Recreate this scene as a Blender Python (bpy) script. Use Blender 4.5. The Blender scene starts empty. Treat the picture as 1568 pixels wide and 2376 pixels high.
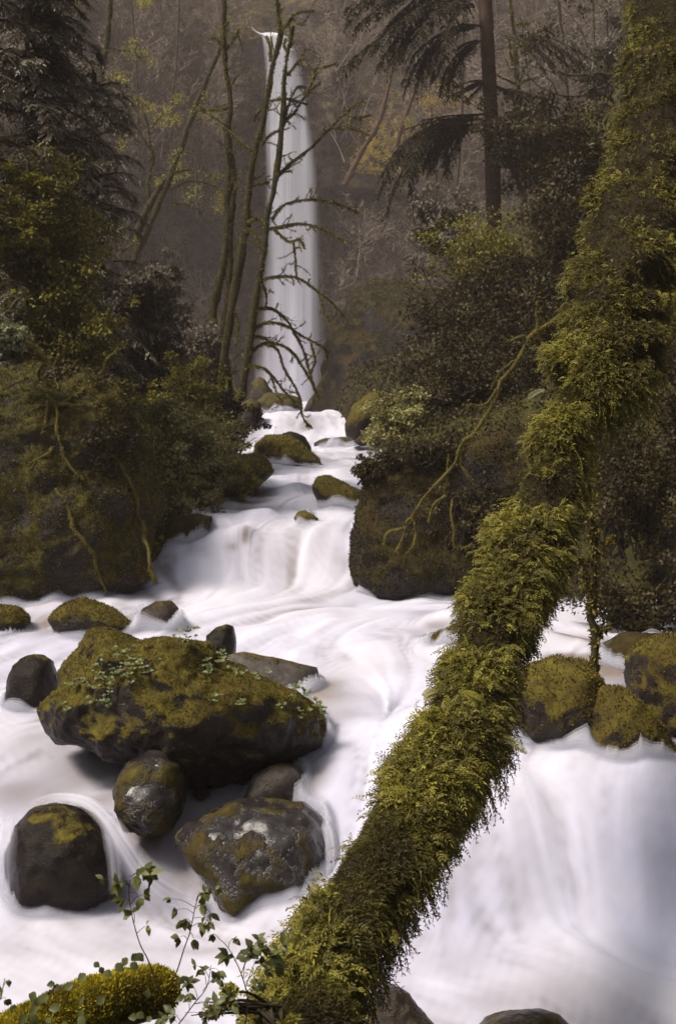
import bpy, math, random
import numpy as np
from mathutils import Vector
from mathutils.bvhtree import BVHTree

rng = np.random.default_rng(11)
random.seed(11)
scene = bpy.context.scene
COL = scene.collection

# ------------------------------------------------------------------ camera
F = 2637.0                      # focal length in units of a 1568 x 2376 picture
PITCH = math.atan(188.0 / F)
cam_d = bpy.data.cameras.new('camera')
cam_d.sensor_fit = 'VERTICAL'
cam_d.sensor_height = 24.0
cam_d.sensor_width = 24.0
cam_d.lens = 24.0 * F / 2376.0
cam_d.clip_start = 0.05
cam_d.clip_end = 600.0
cam_d.dof.use_dof = True
cam_d.dof.focus_distance = 5.0
cam_d.dof.aperture_fstop = 5.6
cam = bpy.data.objects.new('camera', cam_d)
cam.rotation_euler = (math.radians(90) - PITCH, 0, 0)
COL.objects.link(cam)
scene.camera = cam

# ------------------------------------------------------------------ light
SUN_EL, SUN_AZ = math.radians(54), math.radians(-114)     # azimuth from +Y, negative = from the left
w = bpy.data.worlds.new('World')
scene.world = w
w.use_nodes = True
nt = w.node_tree
bg = nt.nodes['Background']
sky = nt.nodes.new('ShaderNodeTexSky')
sky.sky_type = 'NISHITA'
sky.sun_disc = False
sky.sun_elevation = SUN_EL
sky.sun_rotation = SUN_AZ
sky.air_density = 1.0
sky.dust_density = 6.0
sky.ozone_density = 0.6
hs = nt.nodes.new('ShaderNodeHueSaturation')
hs.inputs['Saturation'].default_value = 0.25
nt.links.new(sky.outputs[0], hs.inputs['Color'])
nt.links.new(hs.outputs[0], bg.inputs[0])
bg.inputs[1].default_value = 0.078
sd = bpy.data.lights.new('sun', 'SUN')
sd.energy = 3.1
sd.angle = math.radians(14)
sd.color = (1.0, 0.90, 0.77)
so = bpy.data.objects.new('sun', sd)
sdir = Vector((math.sin(SUN_AZ) * math.cos(SUN_EL), math.cos(SUN_AZ) * math.cos(SUN_EL), math.sin(SUN_EL)))
so.rotation_euler = sdir.to_track_quat('Z', 'Y').to_euler()
so.location = (-20, 10, 60)
COL.objects.link(so)
scene.view_settings.view_transform = 'Standard'
scene.view_settings.look = 'None'
scene.view_settings.exposure = 0.5
scene.view_settings.gamma = 1.0
scene.render.engine = 'CYCLES'
scene.cycles.use_denoising = True
scene.cycles.max_bounces = 6
scene.cycles.diffuse_bounces = 3
scene.cycles.glossy_bounces = 2
scene.cycles.transmission_bounces = 3
scene.cycles.transparent_max_bounces = 12
scene.cycles.volume_bounces = 0
scene.cycles.caustics_reflective = False
scene.cycles.caustics_refractive = False

# ------------------------------------------------------------------ helpers
SP, CP = math.sin(PITCH), math.cos(PITCH)

def ray(px, py):
    u = (px - 784.0) / F
    v = (1188.0 - py) / F
    return Vector((u, CP + v * SP, v * CP - SP))

def P(px, py, d):
    r = ray(px, py)
    return r * (d / r.y)

def PA(pts):
    return np.array([P(*p)[:] for p in pts], float)

def px2m(d):
    return d / F

_perm = rng.integers(0, 2 ** 31, 4096).astype(np.int64)

def _h(ix, iy, iz):
    return (_perm[(_perm[(_perm[ix & 4095] + iy) & 4095] + iz) & 4095] & 0xffff) / 65535.0

def vnoise(p):
    p = np.asarray(p, float)
    i = np.floor(p).astype(np.int64)
    f = p - i
    f = f * f * (3 - 2 * f)
    x, y, z = i[:, 0], i[:, 1], i[:, 2]
    r = 0
    for dx in (0, 1):
        wx = f[:, 0] if dx else 1 - f[:, 0]
        for dy in (0, 1):
            wy = f[:, 1] if dy else 1 - f[:, 1]
            for dz in (0, 1):
                wz = f[:, 2] if dz else 1 - f[:, 2]
                r = r + wx * wy * wz * _h(x + dx, y + dy, z + dz)
    return r * 2 - 1

def fbm(p, scale=1.0, octaves=4, seed=0.0, gain=0.5):
    p = np.asarray(p, float) * scale + seed * 17.31
    a, s = 1.0, 0
    for k in range(octaves):
        s = s + a * vnoise(p)
        p = p * 2.03 + 11.7
        a *= gain
    return s

def norm(v):
    return v / np.maximum(np.linalg.norm(v, axis=-1, keepdims=True), 1e-9)

def smooth(a, b, x):
    t = np.clip((x - a) / (b - a), 0, 1)
    return t * t * (3 - 2 * t)

class MB:
    """collects polygons (3 or 4 corners) with a point attribute and builds ONE mesh"""
    def __init__(s):
        s.v, s.f, s.r, s.n = [], [], [], 0
    def add(s, v, f, r=None):
        v = np.asarray(v, float).reshape(-1, 3)
        f = np.asarray(f, np.int64)
        s.v.append(v)
        s.f.append((f + s.n))
        s.r.append(np.full(len(v), 0.5) if r is None else np.broadcast_to(np.asarray(r, float), (len(v),)))
        s.n += len(v)
    def mesh(s, name, mat, smooth_shade=True, attrs=None):
        me = bpy.data.meshes.new(name)
        v = np.concatenate(s.v)
        me.vertices.add(len(v))
        me.vertices.foreach_set('co', v.astype(np.float32).ravel())
        counts = np.concatenate([np.full(len(f), f.shape[1], np.int32) for f in s.f])
        loops = np.concatenate([f.ravel() for f in s.f]).astype(np.int32)
        me.loops.add(len(loops))
        me.loops.foreach_set('vertex_index', loops)
        me.polygons.add(len(counts))
        st = np.zeros(len(counts), np.int32)
        st[1:] = np.cumsum(counts)[:-1]
        me.polygons.foreach_set('loop_start', st)
        me.polygons.foreach_set('loop_total', counts)
        me.update(calc_edges=True)
        me.polygons.foreach_set('use_smooth', np.full(len(counts), bool(smooth_shade)))
        a = me.attributes.new('rnd', 'FLOAT', 'POINT')
        a.data.foreach_set('value', np.concatenate(s.r).astype(np.float32))
        for k, arr in (attrs or {}).items():
            a = me.attributes.new(k, 'FLOAT', 'POINT')
            a.data.foreach_set('value', np.asarray(arr, np.float32))
        me.materials.append(mat)
        return me
    def build(s, name, mat, parent=None, smooth_shade=True, attrs=None):
        o = bpy.data.objects.new(name, s.mesh(name, mat, smooth_shade, attrs))
        COL.objects.link(o)
        if parent is not None:
            o.parent = parent
            o.matrix_parent_inverse = parent.matrix_world.inverted() if False else o.matrix_parent_inverse
            o.location = -Vector(parent.location)
        return o

def tag(o, label=None, cat=None, group=None, kind=None):
    if label: o['label'] = label
    if cat: o['category'] = cat
    if group: o['group'] = group
    if kind: o['kind'] = kind
    return o

def empty(name, loc, label, cat, group=None):
    o = bpy.data.objects.new(name, None)
    o.location = loc
    o.empty_display_size = 0.2
    COL.objects.link(o)
    return tag(o, label, cat, group)

def resample(pts, n):
    pts = np.asarray(pts, float)
    m = len(pts)
    if m < 3:
        t = np.linspace(0, 1, n)[:, None]
        return pts[0] * (1 - t) + pts[-1] * t
    ext = np.vstack([2 * pts[0] - pts[1], pts, 2 * pts[-1] - pts[-2]])
    T = np.linspace(0, m - 1 - 1e-6, n)
    i = T.astype(int)
    t = (T - i)[:, None]
    p0, p1, p2, p3 = ext[i], ext[i + 1], ext[i + 2], ext[i + 3]
    return 0.5 * (2 * p1 + (p2 - p0) * t + (2 * p0 - 5 * p1 + 4 * p2 - p3) * t * t + (3 * p1 - p0 - 3 * p2 + p3) * t ** 3)

def frames(pts):
    d = np.gradient(pts, axis=0)
    d = norm(d)
    ref = np.array([0.0, 1.0, 0.13])
    a = norm(np.cross(d, ref))
    b = np.cross(d, a)
    return d, a, b

def tube(mb, pts, rad, sides=6, bump=0.0, bs=8.0, rnd=0.5, cap=True):
    pts = np.asarray(pts, float)
    n = len(pts)
    rad = np.broadcast_to(np.asarray(rad, float), (n,))
    d, a, b = frames(pts)
    th = np.linspace(0, 2 * math.pi, sides, endpoint=False)
    off = a[:, None, :] * np.cos(th)[None, :, None] + b[:, None, :] * np.sin(th)[None, :, None]
    R = np.broadcast_to(rad[:, None, None], (n, sides, 1)).copy()
    if bump:
        q = (pts[:, None, :] + off * R).reshape(-1, 3)
        R *= (1 + bump * fbm(q, bs, 3).reshape(n, sides, 1))
    v = (pts[:, None, :] + off * R).reshape(-1, 3)
    i = np.arange(n - 1)[:, None] * sides
    j = np.arange(sides)[None, :]
    k = (j + 1) % sides
    f = np.stack([i + j, i + k, i + sides + k, i + sides + j], -1).reshape(-1, 4)
    mb.add(v, f, rnd)
    if cap and rad[-1] > 0.004:
        c = np.vstack([v[-sides:], pts[-1:] + d[-1:] * rad[-1] * 0.4])
        mb.add(c, np.array([[x, (x + 1) % sides, sides] for x in range(sides)]), rnd)
        c = np.vstack([v[:sides], pts[:1] - d[:1] * rad[0] * 0.4])
        mb.add(c, np.array([[(x + 1) % sides, x, sides] for x in range(sides)]), rnd)

def rand_dirs(n):
    return norm(rng.normal(size=(n, 3)))

def leaves(mb, pos, dirs, nrm, L, W, rnd, fold=0.25):
    """one folded quad per leaf"""
    n = len(pos)
    dirs = norm(dirs)
    side = norm(np.cross(dirs, nrm))
    up = np.cross(side, dirs)
    L = np.broadcast_to(np.asarray(L, float), (n,))[:, None]
    W = np.broadcast_to(np.asarray(W, float), (n,))[:, None]
    v = np.empty((n, 4, 3))
    v[:, 0] = pos
    v[:, 1] = pos + dirs * L * 0.45 + side * W * 0.5 + up * W * fold
    v[:, 2] = pos + dirs * L
    v[:, 3] = pos + dirs * L * 0.45 - side * W * 0.5 + up * W * fold
    f = np.arange(n * 4).reshape(n, 4)
    mb.add(v.reshape(-1, 3), f, np.repeat(np.broadcast_to(rnd, (n,)), 4))

def sprigs(mb, pos, axis, nrm, L, W, k, rnd, droop=0.3, leafL=None):
    """small feathery sprays: leaflets in pairs along a drooping axis"""
    n = len(pos)
    axis = norm(axis)
    L = np.broadcast_to(np.asarray(L, float), (n,))[:, None]
    W = np.broadcast_to(np.asarray(W, float), (n,))
    rnd = np.broadcast_to(rnd, (n,))
    p = pos.copy()
    a = axis.copy()
    for j in range(k):
        side = norm(np.cross(a, nrm))
        ll = (L[:, 0] * (0.75 if leafL is None else leafL)) * (1 - 0.55 * j / k)
        for s in (-1, 1):
            dd = a * 0.75 + side * s * 0.75 + rng.normal(0, 0.12, (n, 3))
            leaves(mb, p, dd, nrm, ll * 0.6, W, rnd, 0.2)
        p = p + a * L / k
        a = norm(a + np.array([0, 0, -droop]) / k + rng.normal(0, 0.05, (n, 3)))
    leaves(mb, p, a, nrm, L[:, 0] * 0.35, W, rnd, 0.2)

def surf_sample(v, f, n):
    """random points on a mesh (tri or quad faces): position, normal"""
    if f.shape[1] == 4:
        f = np.vstack([f[:, [0, 1, 2]], f[:, [0, 2, 3]]])
    a, b, c = v[f[:, 0]], v[f[:, 1]], v[f[:, 2]]
    cr = np.cross(b - a, c - a)
    ar = np.linalg.norm(cr, axis=1)
    cs = np.cumsum(ar)
    idx = np.searchsorted(cs, rng.random(n) * cs[-1])
    idx = np.clip(idx, 0, len(f) - 1)
    u = np.sqrt(rng.random(n))[:, None]
    t = rng.random(n)[:, None]
    p = a[idx] * (1 - u) + b[idx] * u * (1 - t) + c[idx] * u * t
    return p, norm(cr[idx])

# ------------------------------------------------------------------ materials
def new_mat(name):
    m = bpy.data.materials.new(name)
    m.use_nodes = True
    t = m.node_tree
    for n in list(t.nodes):
        t.nodes.remove(n)
    out = t.nodes.new('ShaderNodeOutputMaterial')
    return m, t, out

def N(t, kind, **kw):
    n = t.nodes.new(kind)
    for k, val in kw.items():
        setattr(n, k, val)
    return n

def ramp(t, fac, stops):
    r = t.nodes.new('ShaderNodeValToRGB')
    e = r.color_ramp.elements
    while len(e) < len(stops):
        e.new(0.5)
    for i, (p, c) in enumerate(stops):
        e[i].position = p
        e[i].color = (*c, 1) if len(c) == 3 else c
    t.links.new(fac, r.inputs[0])
    return r.outputs[0]

def noise(t, scale, detail=4, rough=0.6, vec=None, dist=0.0):
    n = t.nodes.new('ShaderNodeTexNoise')
    n.inputs['Scale'].default_value = scale
    n.inputs['Detail'].default_value = detail
    n.inputs['Roughness'].default_value = rough
    n.inputs['Distortion'].default_value = dist
    if vec is None:
        g = t.nodes.new('ShaderNodeNewGeometry')
        vec = g.outputs['Position']
    t.links.new(vec, n.inputs['Vector'])
    return n.outputs['Fac']

def leaf_mat(name, c1, c2, c3, transl=0.35, rough=0.6, patch=1.5):
    """leaf colour varies leaf by leaf and in broad patches"""
    m, t, out = new_mat(name)
    a = N(t, 'ShaderNodeAttribute', attribute_name='rnd')
    n = noise(t, patch, 3)
    mx = N(t, 'ShaderNodeMath', operation='MULTIPLY_ADD')
    t.links.new(n, mx.inputs[0]); mx.inputs[1].default_value = 0.9
    mx.inputs[2].default_value = -0.2
    ad = N(t, 'ShaderNodeMath', operation='MULTIPLY_ADD')
    t.links.new(a.outputs['Fac'], ad.inputs[0]); ad.inputs[1].default_value = 0.6
    t.links.new(mx.outputs[0], ad.inputs[2])
    col = ramp(t, ad.outputs[0], [(0.15, c1), (0.5, c2), (0.88, c3)])
    p = N(t, 'ShaderNodeBsdfPrincipled')
    t.links.new(col, p.inputs['Base Color'])
    p.inputs['Roughness'].default_value = rough
    p.inputs['Specular IOR Level'].default_value = 0.25
    if transl > 0:
        tr = N(t, 'ShaderNodeBsdfTranslucent')
        t.links.new(col, tr.inputs['Color'])
        mix = N(t, 'ShaderNodeMixShader')
        mix.inputs[0].default_value = transl
        t.links.new(p.outputs[0], mix.inputs[1])
        t.links.new(tr.outputs[0], mix.inputs[2])
        t.links.new(mix.outputs[0], out.inputs[0])
    else:
        t.links.new(p.outputs[0], out.inputs[0])
    return m

def solid_noise_mat(name, c1, c2, scale=6, rough=0.85, bump=0.5, c3=None, bscale=None):
    m, t, out = new_mat(name)
    n = noise(t, scale, 6, 0.65)
    st = [(0.32, c1), (0.62, c2)] + ([(0.8, c3)] if c3 else [])
    col = ramp(t, n, st)
    p = N(t, 'ShaderNodeBsdfPrincipled')
    t.links.new(col, p.inputs['Base Color'])
    p.inputs['Roughness'].default_value = rough
    p.inputs['Specular IOR Level'].default_value = 0.2
    b = N(t, 'ShaderNodeBump')
    b.inputs['Strength'].default_value = bump
    b.inputs['Distance'].default_value = 0.05
    t.links.new(noise(t, bscale or scale * 5, 6, 0.7), b.inputs['Height'])
    t.links.new(b.outputs[0], p.inputs['Normal'])
    t.links.new(p.outputs[0], out.inputs[0])
    return m

def rock_mat(name, amount=0.5, wet=0.35, scale=1.0, moss=((0.04, 0.033, 0.010), (0.095, 0.075, 0.015), (0.16, 0.13, 0.018)),
             stone=((0.010, 0.007, 0.0055), (0.036, 0.026, 0.020)), patch=3.2, nzw=0.5, gloss=0.22, bumpd=0.03):  # default stone near black: shade of the lower sides put into its colour
    """wet stone with moss where it faces up, ragged by noise; amount 0 = bare, 1 = all moss"""
    m, t, out = new_mat(name)
    g = N(t, 'ShaderNodeNewGeometry')
    sx = N(t, 'ShaderNodeSeparateXYZ')
    t.links.new(g.outputs['Normal'], sx.inputs[0])
    n1 = noise(t, patch * scale, 6, 0.65)
    n2 = noise(t, 14 * scale, 5, 0.7)
    n3 = noise(t, 1.3 * scale, 3, 0.5)
    a = N(t, 'ShaderNodeMath', operation='MULTIPLY_ADD')
    t.links.new(sx.outputs['Z'], a.inputs[0]); a.inputs[1].default_value = nzw
    t.links.new(n1, a.inputs[2])
    fac = N(t, 'ShaderNodeMapRange')
    t.links.new(a.outputs[0], fac.inputs['Value'])
    th = 1.0 - amount * 0.6
    fac.inputs['From Min'].default_value = th - 0.05
    fac.inputs['From Max'].default_value = th + 0.05
    mcol = ramp(t, n2, [(0.3, moss[0]), (0.5, moss[1]), (0.72, moss[2])])
    n4 = noise(t, 2.2 * scale, 3, 0.5)
    rust = N(t, 'ShaderNodeMix', data_type='RGBA')
    mr = N(t, 'ShaderNodeMapRange')
    t.links.new(n4, mr.inputs['Value'])
    mr.inputs['From Min'].default_value = 0.52; mr.inputs['From Max'].default_value = 0.7
    mr.inputs['To Max'].default_value = 0.6
    t.links.new(mr.outputs[0], rust.inputs[0])
    t.links.new(mcol, rust.inputs[6])
    rust.inputs[7].default_value = (0.055, 0.036, 0.012, 1)
    scol = ramp(t, n2, [(0.35, stone[0]), (0.7, stone[1])])
    cm = N(t, 'ShaderNodeMix', data_type='RGBA')
    t.links.new(fac.outputs[0], cm.inputs[0])
    t.links.new(scol, cm.inputs[6])
    t.links.new(rust.outputs[2], cm.inputs[7])
    p = N(t, 'ShaderNodeBsdfPrincipled')
    t.links.new(cm.outputs[2], p.inputs['Base Color'])
    rr = N(t, 'ShaderNodeMapRange')
    t.links.new(fac.outputs[0], rr.inputs['Value'])
    rr.inputs['To Min'].default_value = wet
    rr.inputs['To Max'].default_value = 0.85
    t.links.new(rr.outputs[0], p.inputs['Roughness'])
    sp = N(t, 'ShaderNodeMapRange')
    t.links.new(fac.outputs[0], sp.inputs['Value'])
    sp.inputs['To Min'].default_value = gloss
    sp.inputs['To Max'].default_value = 0.12
    t.links.new(sp.outputs[0], p.inputs['Specular IOR Level'])
    b = N(t, 'ShaderNodeBump')
    b.inputs['Strength'].default_value = 0.55
    b.inputs['Distance'].default_value = bumpd
    t.links.new(noise(t, 26 * scale, 6, 0.7), b.inputs['Height'])
    b2 = N(t, 'ShaderNodeBump')
    b2.inputs['Strength'].default_value = 0.5
    b2.inputs['Distance'].default_value = 0.06
    t.links.new(fac.outputs[0], b2.inputs['Height'])
    t.links.new(b.outputs[0], b2.inputs['Normal'])
    t.links.new(b2.outputs[0], p.inputs['Normal'])
    t.links.new(p.outputs[0], out.inputs[0])
    return m

def water_mat(name, base_hi=(0.61, 0.615, 0.77), base_lo=(0.22, 0.185, 0.17), sss=0.5):
    m, t, out = new_mat(name)
    foam = N(t, 'ShaderNodeAttribute', attribute_name='foam')
    alpha = N(t, 'ShaderNodeAttribute', attribute_name='alpha')
    tint = N(t, 'ShaderNodeAttribute', attribute_name='tint')
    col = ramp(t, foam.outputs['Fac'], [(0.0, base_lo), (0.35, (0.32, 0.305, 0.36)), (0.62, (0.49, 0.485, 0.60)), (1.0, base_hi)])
    mx = N(t, 'ShaderNodeMix', data_type='RGBA')
    mx.blend_type = 'MULTIPLY'
    t.links.new(tint.outputs['Fac'], mx.inputs[0])
    t.links.new(col, mx.inputs[6])
    mx.inputs[7].default_value = (1.0, 0.97, 0.88, 1)
    p = N(t, 'ShaderNodeBsdfPrincipled')
    t.links.new(mx.outputs[2], p.inputs['Base Color'])
    p.inputs['Roughness'].default_value = 0.75
    p.inputs['Specular IOR Level'].default_value = 0.1
    p.inputs['Subsurface Weight'].default_value = sss
    p.inputs['Subsurface Radius'].default_value = (0.30, 0.27, 0.30)
    p.inputs['Subsurface Scale'].default_value = 0.6
    tr = N(t, 'ShaderNodeBsdfTransparent')
    mix = N(t, 'ShaderNodeMixShader')
    t.links.new(alpha.outputs['Fac'], mix.inputs[0])
    t.links.new(tr.outputs[0], mix.inputs[1])
    t.links.new(p.outputs[0], mix.inputs[2])
    t.links.new(mix.outputs[0], out.inputs[0])
    return m

M = {}
M['water'] = water_mat('water')
M['fall'] = water_mat('falling_water', base_hi=(0.90, 0.90, 1.0), sss=0.0)
_t = M['fall'].node_tree
_p = [n for n in _t.nodes if n.type == 'BSDF_PRINCIPLED'][0]
_mx = [n for n in _t.nodes if n.type == 'MIX_SHADER'][0]
_tr = _t.nodes.new('ShaderNodeBsdfTranslucent'); _tr.inputs[0].default_value = (0.92, 0.86, 0.95, 1)
_ms = _t.nodes.new('ShaderNodeMixShader'); _ms.inputs[0].default_value = 0.08
_t.links.new(_p.outputs[0], _ms.inputs[1]); _t.links.new(_tr.outputs[0], _ms.inputs[2]); _t.links.new(_ms.outputs[0], _mx.inputs[2])
M['ground'] = rock_mat('bank_soil', 0.62, 0.6, 0.6, moss=((0.02, 0.02, 0.008), (0.05, 0.045, 0.012), (0.085, 0.075, 0.016)))
M['far_cliff'] = rock_mat('far_cliff', 0.42, 0.7, 0.12, moss=((0.05, 0.04, 0.026), (0.13, 0.105, 0.06), (0.25, 0.21, 0.09)),
                          stone=((0.035, 0.028, 0.026), (0.16, 0.13, 0.12)), patch=7)
M['mossrock'] = rock_mat('mossy_rock', 0.70, 0.45)
M['halfrock'] = rock_mat('half_mossy_rock', 0.66, 0.35, nzw=0.1, stone=((0.02, 0.014, 0.010), (0.055, 0.04, 0.03)))
M['wetrock'] = rock_mat('wet_rock', 0.80, 0.10, patch=4.5, nzw=-0.02, gloss=0.6, bumpd=0.010, stone=((0.014, 0.011, 0.010), (0.04, 0.033, 0.032)), moss=((0.022, 0.016, 0.006), (0.055, 0.042, 0.010), (0.11, 0.09, 0.016)))
M['darkrock'] = rock_mat('dark_wet_rock', 0.05, 0.38, gloss=0.16, stone=((0.007, 0.005, 0.004), (0.026, 0.018, 0.013)))
M['grayrock'] = rock_mat('gray_rock', 0.05, 0.4, stone=((0.05, 0.042, 0.036), (0.12, 0.10, 0.088)))
M['farrock'] = rock_mat('far_rock', 0.48, 0.5, 0.35, moss=((0.03, 0.026, 0.012), (0.07, 0.06, 0.02), (0.12, 0.105, 0.025)), stone=((0.02, 0.016, 0.014), (0.05, 0.042, 0.038)))
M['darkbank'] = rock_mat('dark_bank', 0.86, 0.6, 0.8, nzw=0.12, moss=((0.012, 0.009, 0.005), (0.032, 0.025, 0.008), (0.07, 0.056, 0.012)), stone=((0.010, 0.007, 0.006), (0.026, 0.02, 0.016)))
M['bark'] = solid_noise_mat('bark', (0.025, 0.02, 0.014), (0.06, 0.048, 0.03), 12, c3=(0.09, 0.085, 0.025))
M['mossbark'] = solid_noise_mat('mossy_bark', (0.022, 0.018, 0.010), (0.065, 0.054, 0.018), 7, c3=(0.15, 0.13, 0.025))
M['firbark'] = solid_noise_mat('fir_bark', (0.05, 0.03, 0.02), (0.1, 0.062, 0.042), 3)
M['rootmoss'] = solid_noise_mat('root_moss', (0.055, 0.045, 0.012), (0.14, 0.115, 0.022), 9, c3=(0.21, 0.18, 0.03))
M['moss'] = leaf_mat('moss_leaf', (0.020, 0.015, 0.006), (0.11, 0.094, 0.016), (0.40, 0.365, 0.05), 0.2)
M['mossfuzz'] = leaf_mat('moss_fuzz', (0.03, 0.021, 0.006), (0.10, 0.075, 0.012), (0.25, 0.20, 0.022), 0.2, patch=3.0)
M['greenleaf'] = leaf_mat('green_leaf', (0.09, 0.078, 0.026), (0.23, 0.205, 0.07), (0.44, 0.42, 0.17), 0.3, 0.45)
M['yellowleaf'] = leaf_mat('yellow_leaf', (0.055, 0.048, 0.011), (0.17, 0.15, 0.022), (0.38, 0.35, 0.05), 0.4, 0.5)
M['paleleaf'] = leaf_mat('pale_leaf', (0.07, 0.07, 0.03), (0.17, 0.175, 0.09), (0.38, 0.39, 0.22), 0.3, 0.4)
M['clover'] = leaf_mat('clover_leaf', (0.07, 0.085, 0.025), (0.14, 0.165, 0.06), (0.26, 0.30, 0.13), 0.3, 0.45)
M['grayleaf'] = leaf_mat('gray_leaf', (0.08, 0.066, 0.045), (0.16, 0.138, 0.10), (0.28, 0.255, 0.19), 0.3, 0.6)
M['darkleaf'] = leaf_mat('dark_leaf', (0.012, 0.009, 0.005), (0.036, 0.027, 0.010), (0.12, 0.098, 0.028), 0.3, 0.55)  # near-black tone puts the right bank's deep shade into the leaf colour
M['needle'] = leaf_mat('needle', (0.05, 0.040, 0.024), (0.15, 0.128, 0.088), (0.38, 0.35, 0.28), 0.15, 0.5)
M['darkneedle'] = leaf_mat('dark_needle', (0.02, 0.015, 0.008), (0.04, 0.032, 0.015), (0.07, 0.06, 0.025), 0.15, 0.6)
M['twig'] = solid_noise_mat('twig', (0.11, 0.085, 0.068), (0.32, 0.26, 0.21), 0.6, c3=(0.32, 0.28, 0.10))
M['farleaf'] = leaf_mat('far_leaf', (0.16, 0.14, 0.04), (0.32, 0.29, 0.06), (0.55, 0.50, 0.09), 0.4, 0.7, 0.1)
M['sunpaintgrass'] = leaf_mat('sun_painted_grass', (0.55, 0.40, 0.07), (0.80, 0.62, 0.11), (0.88, 0.72, 0.17), 0.1, 0.7, 0.3)  # golden grass, made very bright to carry the sunlight in its colour
M['stem'] = solid_noise_mat('stem', (0.05, 0.03, 0.02), (0.09, 0.05, 0.035), 30)
M['freshleaf'] = leaf_mat('fresh_leaf', (0.065, 0.07, 0.018), (0.12, 0.13, 0.033), (0.21, 0.22, 0.065), 0.3, 0.45, 6)
M['ivyleaf'] = leaf_mat('ivy_leaf', (0.055, 0.062, 0.022), (0.10, 0.11, 0.038), (0.17, 0.185, 0.07), 0.25, 0.4, 6)

# ------------------------------------------------------------------ the water surface, a height field fitted to surveyed points
SURV = [(0, 2376, 4.5), (300, 2376, 4.5), (700, 2376, 4.5), (1100, 2376, 4.5), (1568, 2376, 4.5), (-200, 2376, 4.5), (1800, 2376, 4.5),
        (0, 2250, 4.95), (300, 2230, 5.0), (600, 2210, 5.05), (900, 2230, 4.95), (1250, 2240, 4.85), (1568, 2290, 4.75),
        (0, 2100, 5.6), (180, 2090, 5.62), (330, 2050, 5.8), (500, 2080, 5.68), (620, 2110, 5.5), (720, 2070, 5.55), (-200, 2080, 5.65),
        (0, 1950, 6.0), (380, 1900, 6.15), (200, 1850, 6.35), (0, 1850, 6.35), (-200, 1850, 6.35), (260, 1920, 6.1),
        (480, 1840, 6.4), (650, 1860, 6.25), (760, 1960, 5.75),
        (50, 1720, 7.1), (-200, 1700, 7.2), (250, 1770, 6.8), (0, 1600, 8.1), (60, 1520, 9.1), (-200, 1530, 9.0),
        (100, 1450, 10.1), (300, 1430, 10.4), (0, 1420, 10.6), (200, 1395, 11.1), (-200, 1405, 11.0), (-200, 1450, 10.1),
        (800, 1800, 6.2), (900, 1990, 5.5), (1000, 2090, 5.2), (800, 2060, 5.45), (720, 1790, 6.4), (900, 1680, 7.0), (760, 1650, 7.15), (1000, 1800, 6.0), (1000, 1650, 6.9),
        (850, 1560, 8.0), (1000, 1540, 8.0), (600, 1500, 9.2), (700, 1450, 9.9), (850, 1430, 10.2), (1000, 1420, 10.4), (400, 1400, 11.0),
        (1000, 1392, 11.3), (600, 1375, 11.5), (800, 1375, 11.5), (430, 1365, 11.6),
        (620, 1345, 11.95), (800, 1350, 11.9), (500, 1345, 11.9), (400, 1345, 11.8), (700, 1335, 12.05),
        (560, 1262, 12.5), (620, 1245, 12.6), (700, 1225, 12.75), (800, 1222, 12.75),
        (480, 1285, 12.25), (420, 1305, 12.1), (520, 1225, 12.9), (470, 1225, 12.9), (600, 1208, 13.2), (700, 1206, 13.2), (800, 1208, 13.1),
        (650, 1165, 15.0), (560, 1180, 14.3), (760, 1180, 14.4), (700, 1125, 17.2), (600, 1132, 16.8), (620, 1148, 15.8), (700, 1142, 16.2),
        (800, 1075, 21.5), (750, 1100, 19), (850, 1052, 25), (560, 1042, 28), (760, 1040, 28), (700, 1060, 23.5), (640, 1100, 19),
        (850, 1030, 30), (680, 1024, 31), (600, 1022, 31), (730, 1022, 31), (680, 1000, 32), (620, 985, 32.6), (720, 965, 33.2), (640, 972, 33.2),
        (680, 961, 34.5), (740, 958, 34.5), (600, 966, 34.5), (560, 964, 40), (760, 958, 40), (660, 945, 60), (660, 938, 80), (560, 938, 80), (760, 938, 80), (660, 937, 90),
        (1150, 2180, 5.05), (1300, 2150, 5.15), (1450, 2170, 5.1), (1568, 2200, 5.05), (1750, 2200, 5.05),
        (1150, 1950, 5.5), (1300, 1980, 5.48), (1450, 1960, 5.5), (1568, 1980, 5.45), (1150, 1850, 5.75),
        (1200, 1775, 6.1), (1300, 1765, 6.1), (1400, 1765, 6.05), (1500, 1775, 5.95), (1568, 1800, 5.9), (1750, 1800, 5.9),
        (1250, 1722, 6.5), (1450, 1725, 6.5), (1600, 1740, 6.4), (1240, 1600, 7.3), (1400, 1590, 7.5), (1600, 1600, 7.4),
        (1250, 1560, 7.7), (1340, 1545, 7.9), (1420, 1540, 7.9), (1260, 1475, 8.7), (1320, 1500, 8.5), (1290, 1465, 9.2), (1500, 1470, 9.2), (1200, 1440, 9.8), (1400, 1435, 10.2), (1700, 1440, 10)]
_S = np.array([P(*s)[:] for s in SURV])

def _uv(x, y):
    return np.stack([x / y * 4.0, np.log(y) * 3.2], -1)

_C = _uv(_S[:, 0], _S[:, 1])
_EPS = 0.07
_D = np.sqrt(((_C[:, None] - _C[None]) ** 2).sum(-1) + _EPS ** 2)
_m = len(_C)
_A = np.zeros((_m + 3, _m + 3))
_A[:_m, :_m] = _D + np.eye(_m) * -0.004
_A[:_m, _m] = 1; _A[:_m, _m + 1:] = _C
_A[_m, :_m] = 1; _A[_m + 1:, :_m] = _C.T
_W = np.linalg.solve(_A, np.concatenate([_S[:, 2], np.zeros(3)]))

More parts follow.
